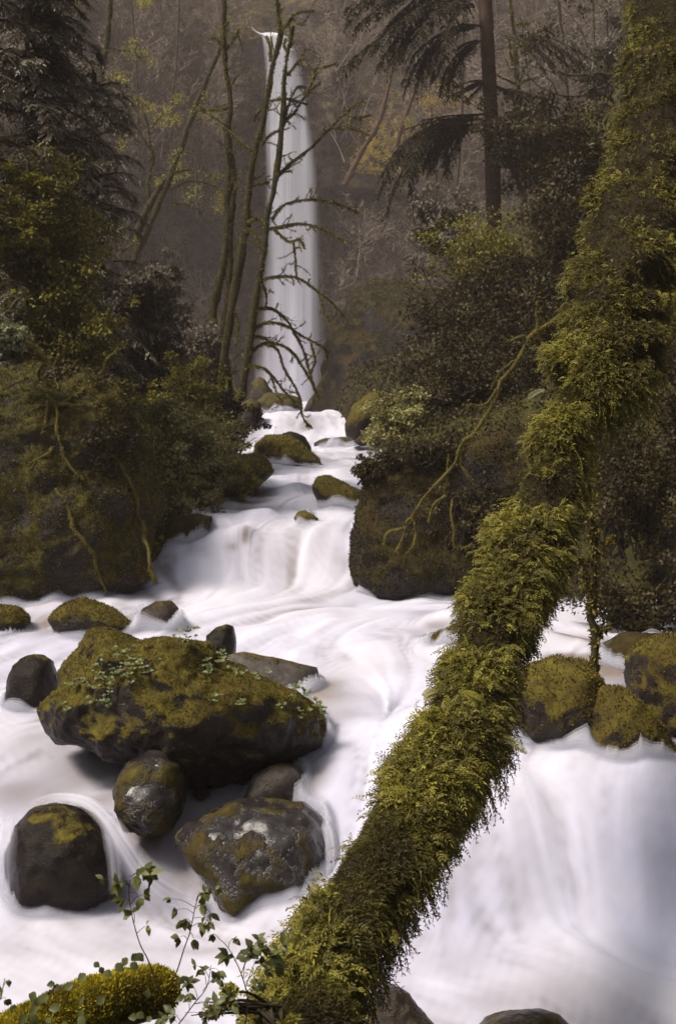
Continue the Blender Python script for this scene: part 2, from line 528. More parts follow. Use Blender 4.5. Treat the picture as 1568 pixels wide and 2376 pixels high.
def water_z(x, y):
    x = np.asarray(x, float); y = np.maximum(np.asarray(y, float), 3.0)
    sh = x.shape
    x = x.ravel(); y = np.broadcast_to(y, sh).ravel()
    out = np.empty(len(x))
    for i in range(0, len(x), 20000):
        q = _uv(x[i:i + 20000], y[i:i + 20000])
        d = np.sqrt(((q[:, None] - _C[None]) ** 2).sum(-1) + _EPS ** 2)
        out[i:i + 20000] = d @ _W[:_m] + _W[_m] + q @ _W[_m + 1:]
    return out.reshape(sh)

XL = np.array([(0, -7), (9.5, -7), (10.6, -4.2), (11.1, -3.2), (11.7, -2.0), (12.3, -1.75), (13, -1.65), (14.5, -1.4), (17, -1.25), (22, -1.9), (28, -2.7), (34, -2.5), (45, -6), (80, -9), (95, -9)], float)
XR = np.array([(0, 7), (8, 6), (10.0, 4.5), (10.8, 3.2), (11.2, 1.5), (11.6, .35), (12, .22), (13, .22), (17, .45), (22, .75), (28, .9), (32, .2), (36, -.3), (45, 1.5), (80, 5), (95, 5)], float)

def xl(y): return np.interp(y, XL[:, 0], XL[:, 1])
def xr(y): return np.interp(y, XR[:, 0], XR[:, 1])

def terrain_z(x, y):
    x = np.asarray(x, float); y = np.asarray(y, float)
    l, r = xl(y), xr(y)
    w0 = water_z(np.clip(x, l, r), y)
    dl, dr = np.maximum(l - x, 0), np.maximum(x - r, 0)
    q = np.stack([x, y, x * 0], -1).reshape(-1, 3)
    nz = fbm(q, 0.55, 5).reshape(x.shape)
    riseL = 1.2 * smooth(0, 0.7, dl) + 0.2 * dl + 1.1 * np.maximum(dl - 3.5, 0)
    riseR = 1.3 * smooth(0, 0.6, dr) + 0.25 * dr + 1.3 * np.maximum(dr - 3.2, 0)
    side = riseL + riseR
    side = np.where(side > 26, 26 + (side - 26) * 0.3, side)
    z = w0 - 0.35 + side + nz * (0.05 + 0.35 * smooth(0.3, 2.5, dl + dr))
    near = smooth(2.9, 1.4, y)
    return z * (1 - near) + (-1.75 + nz * 0.1) * near

# ------------------------------------------------------------------ rocks
_ico = {}
def ico(sub):
    if sub not in _ico:
        import bmesh
        bm = bmesh.new()
        bmesh.ops.create_icosphere(bm, subdivisions=sub, radius=1)
        v = np.array([x.co[:] for x in bm.verts])
        f = np.array([[q.index for q in p.verts] for p in bm.faces])
        bm.free()
        _ico[sub] = (v, f)
    return _ico[sub]

ROCKS = []      # (verts, faces) for the water to climb on

def traced_rock(name, label, poly, d, thick, mat, sub=5, rough=0.06, shear=0.35, cat='rock', group=None, seed=0, boxy=0.75,
                fuzz=0, fuzz_len=0.02, fuzz_mat='mossfuzz', wet=True, kind=None, fscale=None, up_only=0.05, group_ok=True):
    w = PA([(x, y, d) for x, y in poly])
    X, Z = w[:, 0], w[:, 2]
    cx, cz = (X.min() + X.max()) / 2, (Z.min() + Z.max()) / 2
    # radius of the outline in every direction
    th = np.linspace(-math.pi, math.pi, 361)
    R = np.zeros(361)
    x2, z2 = np.roll(X, -1), np.roll(Z, -1)
    for i, t_ in enumerate(th):
        c, s_ = math.cos(t_), math.sin(t_)
        ex, ez = x2 - X, z2 - Z
        den = c * ez - s_ * ex
        den = np.where(np.abs(den) < 1e-12, 1e-12, den)
        k = ((X - cx) * ez - (Z - cz) * ex) / den
        u = ((X - cx) * s_ - (Z - cz) * c) / den
        ok = (k > 0) & (u >= -1e-6) & (u <= 1 + 1e-6)
        R[i] = k[ok].max() if ok.any() else 0
    if (R == 0).any():
        g = R > 0
        R = np.interp(th, th[g], R[g])
    kk = np.array([.25, .5, .25])
    R = np.convolve(np.concatenate([R[-2:-1], R, R[1:2]]), kk, 'valid')
    v0, f = ico(sub)
    t_ = np.arctan2(v0[:, 2], v0[:, 0])
    pl = np.sqrt(v0[:, 0] ** 2 + v0[:, 2] ** 2)
    pl2 = np.clip(pl, 0, 1) ** boxy
    r = np.interp(t_, th, R) * pl2
    v = np.empty_like(v0)
    v[:, 0] = cx + np.cos(t_) * r
    v[:, 2] = cz + np.sin(t_) * r
    v[:, 1] = d + np.sign(v0[:, 1]) * np.abs(v0[:, 1]) ** 0.8 * thick / 2 + shear * (v[:, 2] - cz)
    size = min(R.mean() * 2, thick)
    n = norm(v0 * np.array([1, 1, 1]))
    fs = fscale or 1.7 / size
    disp = fbm(v, fs, 3, seed + 1) * rough * size * 1.1 + fbm(v, fs * 5, 3, seed + 5) * rough * size * 0.32 + fbm(v, fs * 18, 2, seed + 9) * rough * size * 0.08
    v = v + n * disp[:, None]
    v[:, 2] += (v[:, 1] - d) * (cz / d) * 0.9      # the stone leans back along its bed
    loc = Vector((cx, d, Z.min()))
    root = empty(name, loc, label, cat, group) if fuzz else None
    mb = MB()
    mb.add(v, f, 0.5)
    if fuzz:
        o = mb.build('stone', mat, root)
        if True:
            p, nn = surf_sample(v, f, fuzz)
            keep = (nn[:, 2] + 0.35 * fbm(p, 4.0 / size, 3, 3) > up_only) & (nn[:, 1] < 0.6)
            p, nn = p[keep], nn[keep]
            m2 = MB()
            k = len(p)
            dd = nn * 0.8 + rng.normal(0, 0.5, (k, 3)) + np.array([0, 0, 0.1])
            leaves(m2, p - nn * fuzz_len * 0.2, dd, rand_dirs(k), fuzz_len * rng.uniform(0.5, 1.4, k), fuzz_len * 0.45, rng.random(k))
            tag(m2.build('moss', M[fuzz_mat], root), kind='stuff')
        top = root
    else:
        o = mb.build(name, mat)
        top = tag(o, label, cat, group)
        o.data.transform(__import__('mathutils').Matrix.Translation(-loc))
        o.location = loc
    if kind: top['kind'] = kind
    if wet:
        ROCKS.append((v, f))
    return top, v, f

R1 = [(135, 1591), (137, 1566), (145, 1541), (185, 1496), (225, 1461), (270, 1457), (320, 1476), (400, 1478), (470, 1476), (505, 1501), (530, 1531), (575, 1551),
      (650, 1576), (700, 1601), (740, 1626), (756, 1666), (750, 1711), (715, 1755), (650, 1780), (600, 1800), (525, 1812), (450, 1800), (415, 1768),
      (300, 1768), (200, 1750), (130, 1733), (104, 1695), (97, 1646), (118, 1618)]
big, bv, bf = traced_rock('mossy_boulder', 'largest boulder, broad and mossy with small clover plants, in the white water',
    R1, 6.85, 1.5, M['mossrock'], 7, 0.085, 0.12, 'boulder', fuzz=130000, fuzz_len=0.010, up_only=0.22, boxy=0.62)
traced_rock('wet_boulder', 'shiny wet egg-shaped rock with brown moss just below the largest mossy boulder',
    [(345, 1733), (385, 1738), (415, 1765), (432, 1800), (435, 1850), (425, 1890), (400, 1925), (350, 1940), (300, 1925), (270, 1880), (262, 1840), (275, 1800), (300, 1765)],
    6.05, 0.45, M['wetrock'], 5, 0.06, 0.5, 'rock', seed=2)
traced_rock('wet_boulder', 'broad glistening wet rock with moss patches beside the leaning trunk, lower centre',
    [(400, 1930), (430, 1905), (480, 1885), (540, 1862), (600, 1852), (660, 1853), (700, 1865), (735, 1895), (755, 1940), (765, 1990), (750, 2060), (700, 2080), (640, 2095), (590, 2125), (550, 2150), (520, 2120), (490, 2060), (450, 2010), (415, 1970)],
    5.85, 0.8, M['wetrock'], 5, 0.06, 0.5, 'rock', seed=3)
traced_rock('dark_boulder', 'black rounded rock with water sliding over its top at the lower left',
    [(75, 1885), (115, 1866), (165, 1864), (210, 1880), (250, 1915), (278, 1965), (292, 2020), (280, 2070), (240, 2110), (150, 2130), (80, 2130), (45, 2100), (32, 2040), (32, 1980), (45, 1925)],
    5.85, 0.7, M['darkrock'], 5, 0.06, 0.3, 'rock', seed=4, boxy=1.0)
traced_rock('dark_boulder', 'upright dark wet rock at the left edge of the largest mossy boulder',
    [(35, 1540), (60, 1519), (90, 1518), (115, 1535), (130, 1580), (132, 1620), (120, 1655), (60, 1670), (20, 1665), (18, 1620), (25, 1575)],
    7.9, 0.45, M['darkrock'], 4, 0.06, 0.3, 'rock', seed=5)
traced_rock('mossy_rock', 'small rounded mossy rock at the far left edge of the pool',
    [(-40, 1410), (0, 1404), (40, 1410), (62, 1430), (66, 1455), (40, 1475), (-40, 1480)], 10.1, 0.5, M['mossrock'], 4, 0.05, 0.3, 'rock', seed=6, fuzz=3000, fuzz_len=0.02)
traced_rock('mossy_rock', 'long low mossy rock sloping to the right above the largest boulder',
    [(120, 1440), (135, 1415), (160, 1396), (190, 1388), (230, 1400), (265, 1416), (295, 1438), (325, 1462), (300, 1472), (230, 1474), (145, 1470)],
    10.0, 0.6, M['mossrock'], 5, 0.05, 0.35, 'rock', seed=7, fuzz=6000, fuzz_len=0.02)
traced_rock('dark_boulder', 'dark brown angular rock in the pool right of the long low mossy rock',
    [(316, 1440), (335, 1415), (365, 1398), (395, 1396), (412, 1412), (416, 1440), (410, 1465), (370, 1478), (325, 1472)],
    10.2, 0.42, M['halfrock'], 4, 0.06, 0.3, 'rock', seed=8)
traced_rock('dark_boulder', 'small bare dark pointed rock touching the top of the largest mossy boulder',
    [(478, 1475), (500, 1455), (525, 1446), (540, 1456), (545, 1490), (545, 1520), (520, 1535), (490, 1530)],
    8.6, 0.3, M['darkrock'], 4, 0.05, 0.3, 'rock', seed=9)
traced_rock('half_sunken_rock', 'flat gray rock slab behind the right end of the largest mossy boulder',
    [(530, 1520), (560, 1511), (640, 1530), (735, 1548), (745, 1580), (745, 1660), (640, 1660), (540, 1580)],
    7.75, 0.6, M['grayrock'], 4, 0.04, 0.3, 'rock', seed=10)
traced_rock('half_sunken_rock', 'thinly washed gray rock under the right end of the largest mossy boulder',
    [(565, 1860), (590, 1795), (640, 1770), (690, 1775), (710, 1800), (700, 1860), (640, 1890)],
    6.3, 0.35, M['grayrock'], 4, 0.05, 0.3, 'rock', seed=11)
traced_rock('small_rock', 'tiny dark rock right of the shiny egg-shaped rock',
    [(445, 1840), (455, 1820), (470, 1815), (485, 1825), (490, 1845), (465, 1855)], 6.35, 0.12, M['darkrock'], 3, 0.05, 0.2, 'rock', seed=12)
traced_rock('mossy_boulder', 'rounded green mossy boulder in midstream below the distant fall',
    [(585, 1060), (595, 1030), (620, 1012), (660, 1010), (690, 1020), (715, 1045), (742, 1070), (738, 1085), (700, 1098), (640, 1105), (600, 1090)],
    22.0, 1.2, M['mossrock'], 5, 0.06, 0.3, 'boulder', seed=13, fuzz=6000, fuzz_len=0.035, fuzz_mat='moss')
traced_rock('dark_boulder', 'dark bare rock peeking out behind the midstream mossy boulder',
    [(640, 1030), (655, 1005), (675, 1000), (705, 1012), (722, 1040), (722, 1062), (650, 1062)], 23.5, 0.8, M['darkrock'], 4, 0.05, 0.3, 'rock', seed=14)
traced_rock('mossy_rock', 'smooth brown mossy rock against the foot of the dark right bank',
    [(724, 1130), (735, 1108), (760, 1102), (800, 1118), (840, 1140), (850, 1190), (810, 1205), (770, 1202), (745, 1180)], 15.2, 0.7, M['mossrock'], 4, 0.04, 0.3, 'rock', seed=15, fuzz=2500, fuzz_len=0.025)
traced_rock('mossy_rock', 'little mossy rock at the lip of the middle cascade',
    [(680, 1204), (690, 1186), (710, 1184), (738, 1203), (735, 1215), (690, 1215)], 13.35, 0.22, M['mossrock'], 4, 0.04, 0.2, 'rock', seed=16)
traced_rock('mossy_rock', 'bright mossy ledge rock jutting from the left bank into the stream',
    [(500, 1080), (550, 1062), (590, 1058), (615, 1075), (628, 1100), (612, 1112), (592, 1135), (590, 1165), (530, 1180), (440, 1190), (430, 1130)], 16.3, 1.2, M['mossrock'], 5, 0.07, 0.3, 'rock', seed=17, fuzz=7000, fuzz_len=0.03, fuzz_mat='moss')
traced_rock('dark_rock', 'dark rock with trickling water left of the middle cascade',
    [(370, 1245), (400, 1200), (450, 1192), (492, 1200), (486, 1230), (465, 1262), (440, 1290), (375, 1310)], 12.9, 0.6, M['darkbank'], 4, 0.06, 0.2, 'rock', seed=18)
traced_rock('far_rock', 'round gray-green rock at the left of the distant fall base',
    [(560, 960), (565, 935), (585, 925), (605, 938), (612, 975), (600, 1010), (560, 1030), (520, 1025), (525, 980)], 33.0, 1.5, M['farrock'], 4, 0.06, 0.2, 'rock', seed=19)
traced_rock('far_rock', 'peaked dark rock standing before the distant fall, left side',
    [(575, 930), (582, 890), (600, 875), (615, 880), (632, 910), (645, 945), (580, 950)], 45.0, 2.0, M['farrock'], 4, 0.07, 0.2, 'rock', seed=20)
traced_rock('far_rock', 'wide low dark rock across the foot of the distant fall',
    [(585, 985), (595, 930), (625, 912), (665, 915), (695, 925), (702, 950), (690, 972), (640, 985)], 40.0, 2.5, M['farrock'], 4, 0.05, 0.2, 'rock', seed=21)
traced_rock('far_rock', 'triangular dark rock at the right foot of the distant fall',
    [(698, 965), (715, 935), (735, 905), (755, 915), (755, 975)], 42.0, 2.0, M['farrock'], 4, 0.05, 0.2, 'rock', seed=22)
traced_rock('rock_outcrop', 'tall dark mossy outcrop rising right of the distant fall',
    [(738, 1020), (740, 935), (762, 865), (778, 790), (805, 715), (838, 674), (890, 668), (960, 672), (1100, 720), (1260, 800), (1300, 1020), (900, 1045)],
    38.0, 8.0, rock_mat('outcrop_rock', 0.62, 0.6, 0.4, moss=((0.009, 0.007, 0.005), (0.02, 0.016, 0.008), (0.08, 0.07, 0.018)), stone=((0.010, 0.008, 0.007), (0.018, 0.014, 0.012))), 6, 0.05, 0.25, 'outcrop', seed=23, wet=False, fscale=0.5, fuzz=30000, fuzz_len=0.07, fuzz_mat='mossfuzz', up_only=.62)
traced_rock('mossy_rock', 'tilted moss-topped rock against the tall dark outcrop',
    [(797, 985), (815, 945), (845, 918), (878, 905), (885, 918), (870, 960), (850, 1000), (820, 1025), (800, 1012)], 27.0, 1.2, M['mossrock'], 4, 0.06, 0.2, 'rock', seed=24)
traced_rock('flat_rock', 'flat dark rock slab at the waterline right of the midstream mossy boulder',
    [(715, 1034), (750, 1017), (800, 1013), (860, 1016), (870, 1040), (800, 1042), (750, 1040)], 28.5, 1.0, M['farrock'], 4, 0.03, 0.2, 'rock', seed=25)
RB = [(820, 1180), (826, 1125), (860, 1080), (930, 1050), (1060, 1020), (1250, 1000), (1500, 1010), (1750, 1020), (1760, 1470), (1500, 1470), (1250, 1430), (1070, 1402), (900, 1395), (850, 1378), (832, 1350), (820, 1300)]
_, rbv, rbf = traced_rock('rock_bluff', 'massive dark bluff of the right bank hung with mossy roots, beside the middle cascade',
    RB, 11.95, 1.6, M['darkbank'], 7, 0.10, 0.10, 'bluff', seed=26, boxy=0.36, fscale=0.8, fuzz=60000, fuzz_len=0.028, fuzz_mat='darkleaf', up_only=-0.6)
LB = [(-200, 830), (60, 850), (190, 885), (262, 925), (295, 1030), (325, 1140), (348, 1250), (372, 1350), (330, 1385), (270, 1392), (200, 1405), (100, 1412), (-200, 1420)]
_, lbv, lbf = traced_rock('rock_bluff', 'steep mossy bluff of the left bank with crawling mossy roots',
    LB, 12.0, 1.8, rock_mat('left_bluff', 0.86, 0.6, 0.9, nzw=0.12, moss=((0.02, 0.0165, 0.006), (0.052, 0.046, 0.011), (0.125, 0.112, 0.017)), stone=((0.014, 0.011, 0.009), (0.035, 0.029, 0.023))), 7, 0.10, 0.12, 'bluff', seed=27, boxy=0.5, fscale=0.9, fuzz=70000, fuzz_len=0.024, up_only=-0.4)
traced_rock('mossy_rock', 'mossy rock mostly hidden behind the leaning trunk at mid height',
    [(985, 1500), (1010, 1470), (1060, 1448), (1110, 1450), (1150, 1500), (1120, 1550), (1010, 1530)], 8.7, 0.5, M['mossrock'], 4, 0.05, 0.2, 'rock', seed=28, fuzz=3000, fuzz_len=0.02)
traced_rock('mossy_rock', 'big mossy rock right of the leaning trunk, left one of the group there',
    [(1170, 1600), (1220, 1555), (1290, 1528), (1350, 1540), (1390, 1590), (1392, 1690), (1330, 1760), (1270, 1770), (1180, 1720)], 6.75, 0.9, M['mossrock'], 5, 0.07, 0.3, 'rock', seed=29, fuzz=7000, fuzz_len=0.018)
traced_rock('mossy_rock', 'middle mossy rock at the lip of the right-hand fall, beside the trunk',
    [(1345, 1720), (1360, 1640), (1390, 1590), (1450, 1592), (1490, 1650), (1535, 1720), (1580, 1800), (1480, 1830), (1360, 1810)], 6.4, 0.7, M['mossrock'], 5, 0.06, 0.3, 'rock', seed=30, fuzz=6000, fuzz_len=0.018)
traced_rock('mossy_rock', 'tall mossy rock at the right edge of the photo',
    [(1468, 1600), (1480, 1520), (1510, 1490), (1560, 1482), (1640, 1490), (1700, 1600), (1680, 1780), (1540, 1770), (1480, 1700)], 6.9, 0.9, M['mossrock'], 5, 0.06, 0.3, 'rock', seed=31, fuzz=8000, fuzz_len=0.018)
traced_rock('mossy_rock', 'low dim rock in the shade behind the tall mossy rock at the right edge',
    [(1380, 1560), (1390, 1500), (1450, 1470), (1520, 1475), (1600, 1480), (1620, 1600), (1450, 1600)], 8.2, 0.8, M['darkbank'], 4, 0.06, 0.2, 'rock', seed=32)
traced_rock('wet_boulder', 'pointed brown rock at the bottom edge beside the leaning trunk',
    [(850, 2340), (880, 2300), (915, 2290), (950, 2305), (975, 2340), (1005, 2385), (1010, 2450), (850, 2450)], 4.25, 0.3, M['halfrock'], 5, 0.05, 0.3, 'rock', seed=33)
traced_rock('wet_boulder', 'low rounded brown rock cut off by the bottom edge, right of centre',
    [(1090, 2400), (1130, 2360), (1190, 2343), (1260, 2341), (1300, 2352), (1330, 2390), (1330, 2450), (1100, 2450)], 4.3, 0.35, M['halfrock'], 5, 0.04, 0.3, 'rock', seed=34)

# ------------------------------------------------------------------ ground, hills
def grid_faces(nr, nc):
    i = np.arange(nr - 1)[:, None] * nc
    j = np.arange(nc - 1)[None]
    return np.stack([i + j, i + j + 1, i + nc + j + 1, i + nc + j], -1).reshape(-1, 4)

ys = np.concatenate([np.linspace(0.3, 4, 16)[:-1], np.exp(np.linspace(math.log(4), math.log(100), 300))])
s = np.linspace(-1, 1, 421)
xx = np.sign(s) * (np.abs(s) ** 2.2) * 62
X = xx[None] * np.ones((len(ys), 1))
Yg = ys[:, None] * np.ones((1, len(s)))
Z = terrain_z(X, Yg)
mb = MB()
mb.add(np.stack([X, Yg, Z], -1).reshape(-1, 3), grid_faces(len(ys), len(s)))
tag(mb.build('ground', M['ground']), kind='structure')

def cliff_y(x, z):
    """distance of the far hillside: an undercut amphitheatre, a shelf to the right, wooded slope above"""
    shelf = np.where(x > 0, 17.3, 22.0)
    base = 83.5 + 2.5 * np.exp(-((x + 12) / 9) ** 2) * smooth(19, 8, z) + 2.5 * np.exp(-((x - 4.5) / 5) ** 2) * smooth(17, 9, z)
    over = np.where(x > -1.2, smooth(17.4, 17.0, z) * smooth(6, 16, z) * 1.2, 0)
    back = np.maximum(z - shelf, 0) * 0.55
    lipn = np.exp(-((x + 4.2) / 3.2) ** 2)
    back = np.where(z < 28.2, back * (1 - lipn * 0.98), back)
    back = back + np.maximum(z - 30.5, 0) * 0.4
    return base + over + back - 0.05 * np.abs(x)

zs = np.concatenate([np.linspace(-3, 56, 300)])
xs = np.linspace(-75, 75, 420)
Xc = np.ones((len(zs), 1)) * xs[None]
Zc = zs[:, None] * np.ones((1, len(xs)))
Yc = cliff_y(Xc, Zc)
q = np.stack([Xc, Yc, Zc], -1).reshape(-1, 3)
Yc = Yc + (fbm(q, 0.25, 5, 2) * 0.9).reshape(Xc.shape)
mb = MB()
mb.add(np.stack([Xc, Yc, Zc], -1).reshape(-1, 3), grid_faces(len(zs), len(xs)))
tag(mb.build('hillside', M['far_cliff']), kind='structure')

# ------------------------------------------------------------------ the stream
def density_rows():
    t = np.linspace(math.log(3.3), math.log(88), 4000)
    y = np.exp(t)
    wgt = 1 + 1.3 * np.exp(-((y - 12.4) / 0.5) ** 2) + 1.6 * np.exp(-((y - 32.5) / 1.2) ** 2) + 0.3 * (y < 8)
    c = np.cumsum(wgt); c = (c - c[0]) / (c[-1] - c[0])
    return np.interp(np.linspace(0, 1, 860), c, y)

wy = density_rows()
NC = 520
sc_ = np.linspace(0, 1, NC)
XLw = np.maximum(xl(wy) - 0.8, -0.38 * wy - 1.1)
XRw = np.minimum(xr(wy) + 0.8, 0.38 * wy + 1.6)
WX = XLw[:, None] * (1 - sc_[None]) + XRw[:, None] * sc_[None]
WY = wy[:, None] * np.ones((1, NC))
WZ = water_z(WX, WY)
gw = dict(x=WX, y=WY)

def smallnoise(x, y, sx, sy, seed, octv=3):
    return fbm(np.stack([x * sx, y * sy, x * 0 + seed * 7.7], -1).reshape(-1, 3), 1.0, octv, seed).reshape(x.shape)

# flow: downhill plus a steady push toward the viewer
eps = 0.03
gx = (water_z(WX + eps, WY) - water_z(WX - eps, WY)) / (2 * eps)
gy = (water_z(WX, WY + eps) - water_z(WX, WY - eps)) / (2 * eps)
# rocks steer the flow
rc = []
for v, f in ROCKS:
    rc.append((v[:, 0].mean(), v[:, 1].mean(), (np.ptp(v[:, 0]) + 0.2) / 2 * 0.8))
for cx, cy, rr in rc:
    if rr > 2: continue
    dx, dy = WX - cx, WY - cy
    e = np.exp(-(dx * dx + dy * dy) / (rr * rr * 1.4)) * 0.5 / rr
    gx -= e * dx
    gy -= e * dy * 0.3
lon = 0.02 * WY
FX = -gx * 1.2
FY = -gy * 1.0 - 0.22
# sideways currents read off the water: broad diagonal sweep below the middle cascade, cross flows at left
cur = [(-0.6, 10.3, 1.3, 0.9, -0.5), (0.6, 9.0, 1.2, 1.2, 0.35), (-2.4, 9.5, 1.2, 1.5, -0.3), (-1.6, 6.6, 1.2, 0.5, -0.3), (-1.0, 5.3, 1.0, 0.5, 0.5), (0.2, 4.6, 1.2, 0.4, 0.7), (1.2, 4.6, 0.8, 0.3, 0.6)]
for cx, cy, sx, sy, k in cur:
    FX += k * np.exp(-((WX - cx) / sx) ** 2 - ((WY - cy) / sy) ** 2)
ln = np.sqrt(FX ** 2 + FY ** 2)
FX /= ln; FY /= ln

def lic(freq, length, seed, steps=14):
    """noise smeared along the flow: the silky streaks of a long exposure"""
    acc = np.zeros_like(WX)
    scale = np.sqrt(WY / 6.0)
    for sgn in (1, -1):
        x, y = WX.copy(), WY.copy()
        for k in range(steps):
            # direction lookup on the grid
            ri = np.clip(np.interp(y.ravel(), wy, np.arange(len(wy))), 0, len(wy) - 1).astype(int)
            a, b = XLw[ri], XRw[ri]
            ci = np.clip((x.ravel() - a) / (b - a) * (NC - 1), 0, NC - 1).astype(int)
            fx, fy = FX[ri, ci].reshape(x.shape), FY[ri, ci].reshape(x.shape)
            x = x + sgn * fx * length * scale / steps
            y = y + sgn * fy * length * scale / steps
            q = np.stack([x / WY ** 0.5 * freq, y / WY ** 0.5 * freq, np.full_like(x, seed * 3.1)], -1).reshape(-1, 3)
            acc += vnoise(q).reshape(x.shape)
    acc /= (2 * steps)
    return acc / acc.std()

l1 = lic(24, 0.9, 1)
l2 = lic(9, 1.3, 2)
l3 = lic(60, 0.6, 3, 10)
sl = np.sqrt(gx ** 2 + gy ** 2)
steep = smooth(0.25, 1.2, sl)
# swells and standing waves
swell = smallnoise(WX, WY, 1.6, 1.1, 3, 3)
WZ += (0.011 * l2 + 0.0045 * l1) * np.sqrt(WY / 6) * 0.8 + 0.035 * swell * np.sqrt(WY / 8)
# rounded pillows where water piles over hidden rocks (x px, y px, distance, radius m, height m)
for px, py, d, rad, hh in [(830, 1700, 7.1, .28, .10), (560, 1225, 12.75, .16, .10), (620, 1190, 13.6, .18, .08), (700, 1135, 16.5, .3, .12), (1060, 1445, 9.8, .35, .06), (440, 1320, 12.0, .2, .10),
                           (720, 1430, 10.2, .5, .06), (900, 1500, 9.0, .4, .07), (60, 1760, 6.9, .4, .05), (330, 2010, 5.85, .16, .08), (660, 2090, 5.5, .22, .07), (1000, 1720, 6.6, .3, .08), (1280, 2230, 4.95, .4, .05)]:
    c = P(px, py, d)
    WZ += hh * np.exp(-(((WX - c.x) / rad) ** 2 + ((WY - c.y) / (rad * 1.1)) ** 2))

foam = 0.80 + 0.13 * l2 + 0.11 * l1 + 0.07 * l3 + 0.08 * swell - 0.14 * steep * np.abs(l1)
# thinner, darker water
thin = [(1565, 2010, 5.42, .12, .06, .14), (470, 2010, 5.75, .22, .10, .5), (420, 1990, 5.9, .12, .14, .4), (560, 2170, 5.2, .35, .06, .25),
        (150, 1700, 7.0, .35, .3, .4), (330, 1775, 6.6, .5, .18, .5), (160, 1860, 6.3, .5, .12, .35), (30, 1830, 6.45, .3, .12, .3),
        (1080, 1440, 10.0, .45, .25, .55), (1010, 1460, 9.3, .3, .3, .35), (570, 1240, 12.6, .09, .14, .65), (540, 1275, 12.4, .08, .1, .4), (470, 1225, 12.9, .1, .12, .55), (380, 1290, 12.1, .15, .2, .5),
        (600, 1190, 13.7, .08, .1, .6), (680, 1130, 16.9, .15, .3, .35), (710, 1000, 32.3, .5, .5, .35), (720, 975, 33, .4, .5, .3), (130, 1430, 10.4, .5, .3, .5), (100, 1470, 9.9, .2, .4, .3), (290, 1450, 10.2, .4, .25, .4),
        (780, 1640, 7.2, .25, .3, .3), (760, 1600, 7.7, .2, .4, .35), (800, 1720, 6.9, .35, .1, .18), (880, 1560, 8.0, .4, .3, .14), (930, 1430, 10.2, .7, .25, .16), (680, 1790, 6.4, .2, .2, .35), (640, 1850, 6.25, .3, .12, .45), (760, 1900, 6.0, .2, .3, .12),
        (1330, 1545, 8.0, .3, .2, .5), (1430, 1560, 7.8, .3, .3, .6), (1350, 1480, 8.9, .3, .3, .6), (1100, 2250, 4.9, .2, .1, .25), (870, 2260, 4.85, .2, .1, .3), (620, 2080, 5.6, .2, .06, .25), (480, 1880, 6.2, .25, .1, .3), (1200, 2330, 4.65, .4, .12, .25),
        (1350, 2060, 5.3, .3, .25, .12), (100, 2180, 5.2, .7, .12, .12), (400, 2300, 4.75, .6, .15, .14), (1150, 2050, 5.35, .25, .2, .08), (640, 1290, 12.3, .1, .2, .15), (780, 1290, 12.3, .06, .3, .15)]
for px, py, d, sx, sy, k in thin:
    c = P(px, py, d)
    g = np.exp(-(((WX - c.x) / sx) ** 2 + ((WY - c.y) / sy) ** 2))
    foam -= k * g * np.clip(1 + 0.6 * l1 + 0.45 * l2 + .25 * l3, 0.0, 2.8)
tint = np.clip(0.45 + 0.35 * smallnoise(WX, WY, 0.8, 0.5, 8, 2) + 0.15 * l2, 0, 1)
for px, py, d, sx, sy, k in [(50, 2200, 5.1, .8, .4, .5), (700, 1250, 12.5, .5, .8, .4), (860, 1550, 8.2, .5, .8, .35), (1300, 1850, 5.8, .4, .3, .3), (1450, 2350, 4.6, .5, .2, .4), (150, 1720, 7, .6, .5, .4)]:
    c = P(px, py, d)
    tint += k * np.exp(-(((WX - c.x) / sx) ** 2 + ((WY - c.y) / sy) ** 2))
for px, py, d, sx, sy, k in [(1500, 2050, 5.3, .5, .4, .6), (1100, 2150, 5.1, .3, .3, .5), (980, 1420, 10.4, .5, .3, .5), (200, 2080, 5.7, .6, .1, .6), (420, 1310, 12, .2, .3, .6), (100, 1480, 9.6, .4, .4, .5), (850, 1850, 6.0, .3, .5, .5)]:
    c = P(px, py, d)
    tint -= k * np.exp(-(((WX - c.x) / sx) ** 2 + ((WY - c.y) / sy) ** 2))

# where rocks stand in the water
mask = np.zeros_like(WX)
for v, f in ROCKS:
    x0, x1, y0, y1 = v[:, 0].min() - .05, v[:, 0].max() + .05, v[:, 1].min() - .05, v[:, 1].max() + .05
    msk = (WX > x0) & (WX < x1) & (WY > y0) & (WY < y1)
    if not msk.any(): continue
    bvh = BVHTree.FromPolygons([tuple(p) for p in v], [tuple(int(a) for a in q) for q in f])
    for (i, j) in np.argwhere(msk):
        h = bvh.ray_cast(Vector((WX[i, j], WY[i, j], WZ[i, j])), Vector((0, 0, 1)))
        if h[0] is not None and h[1].z > 0: mask[i, j] = 1.0

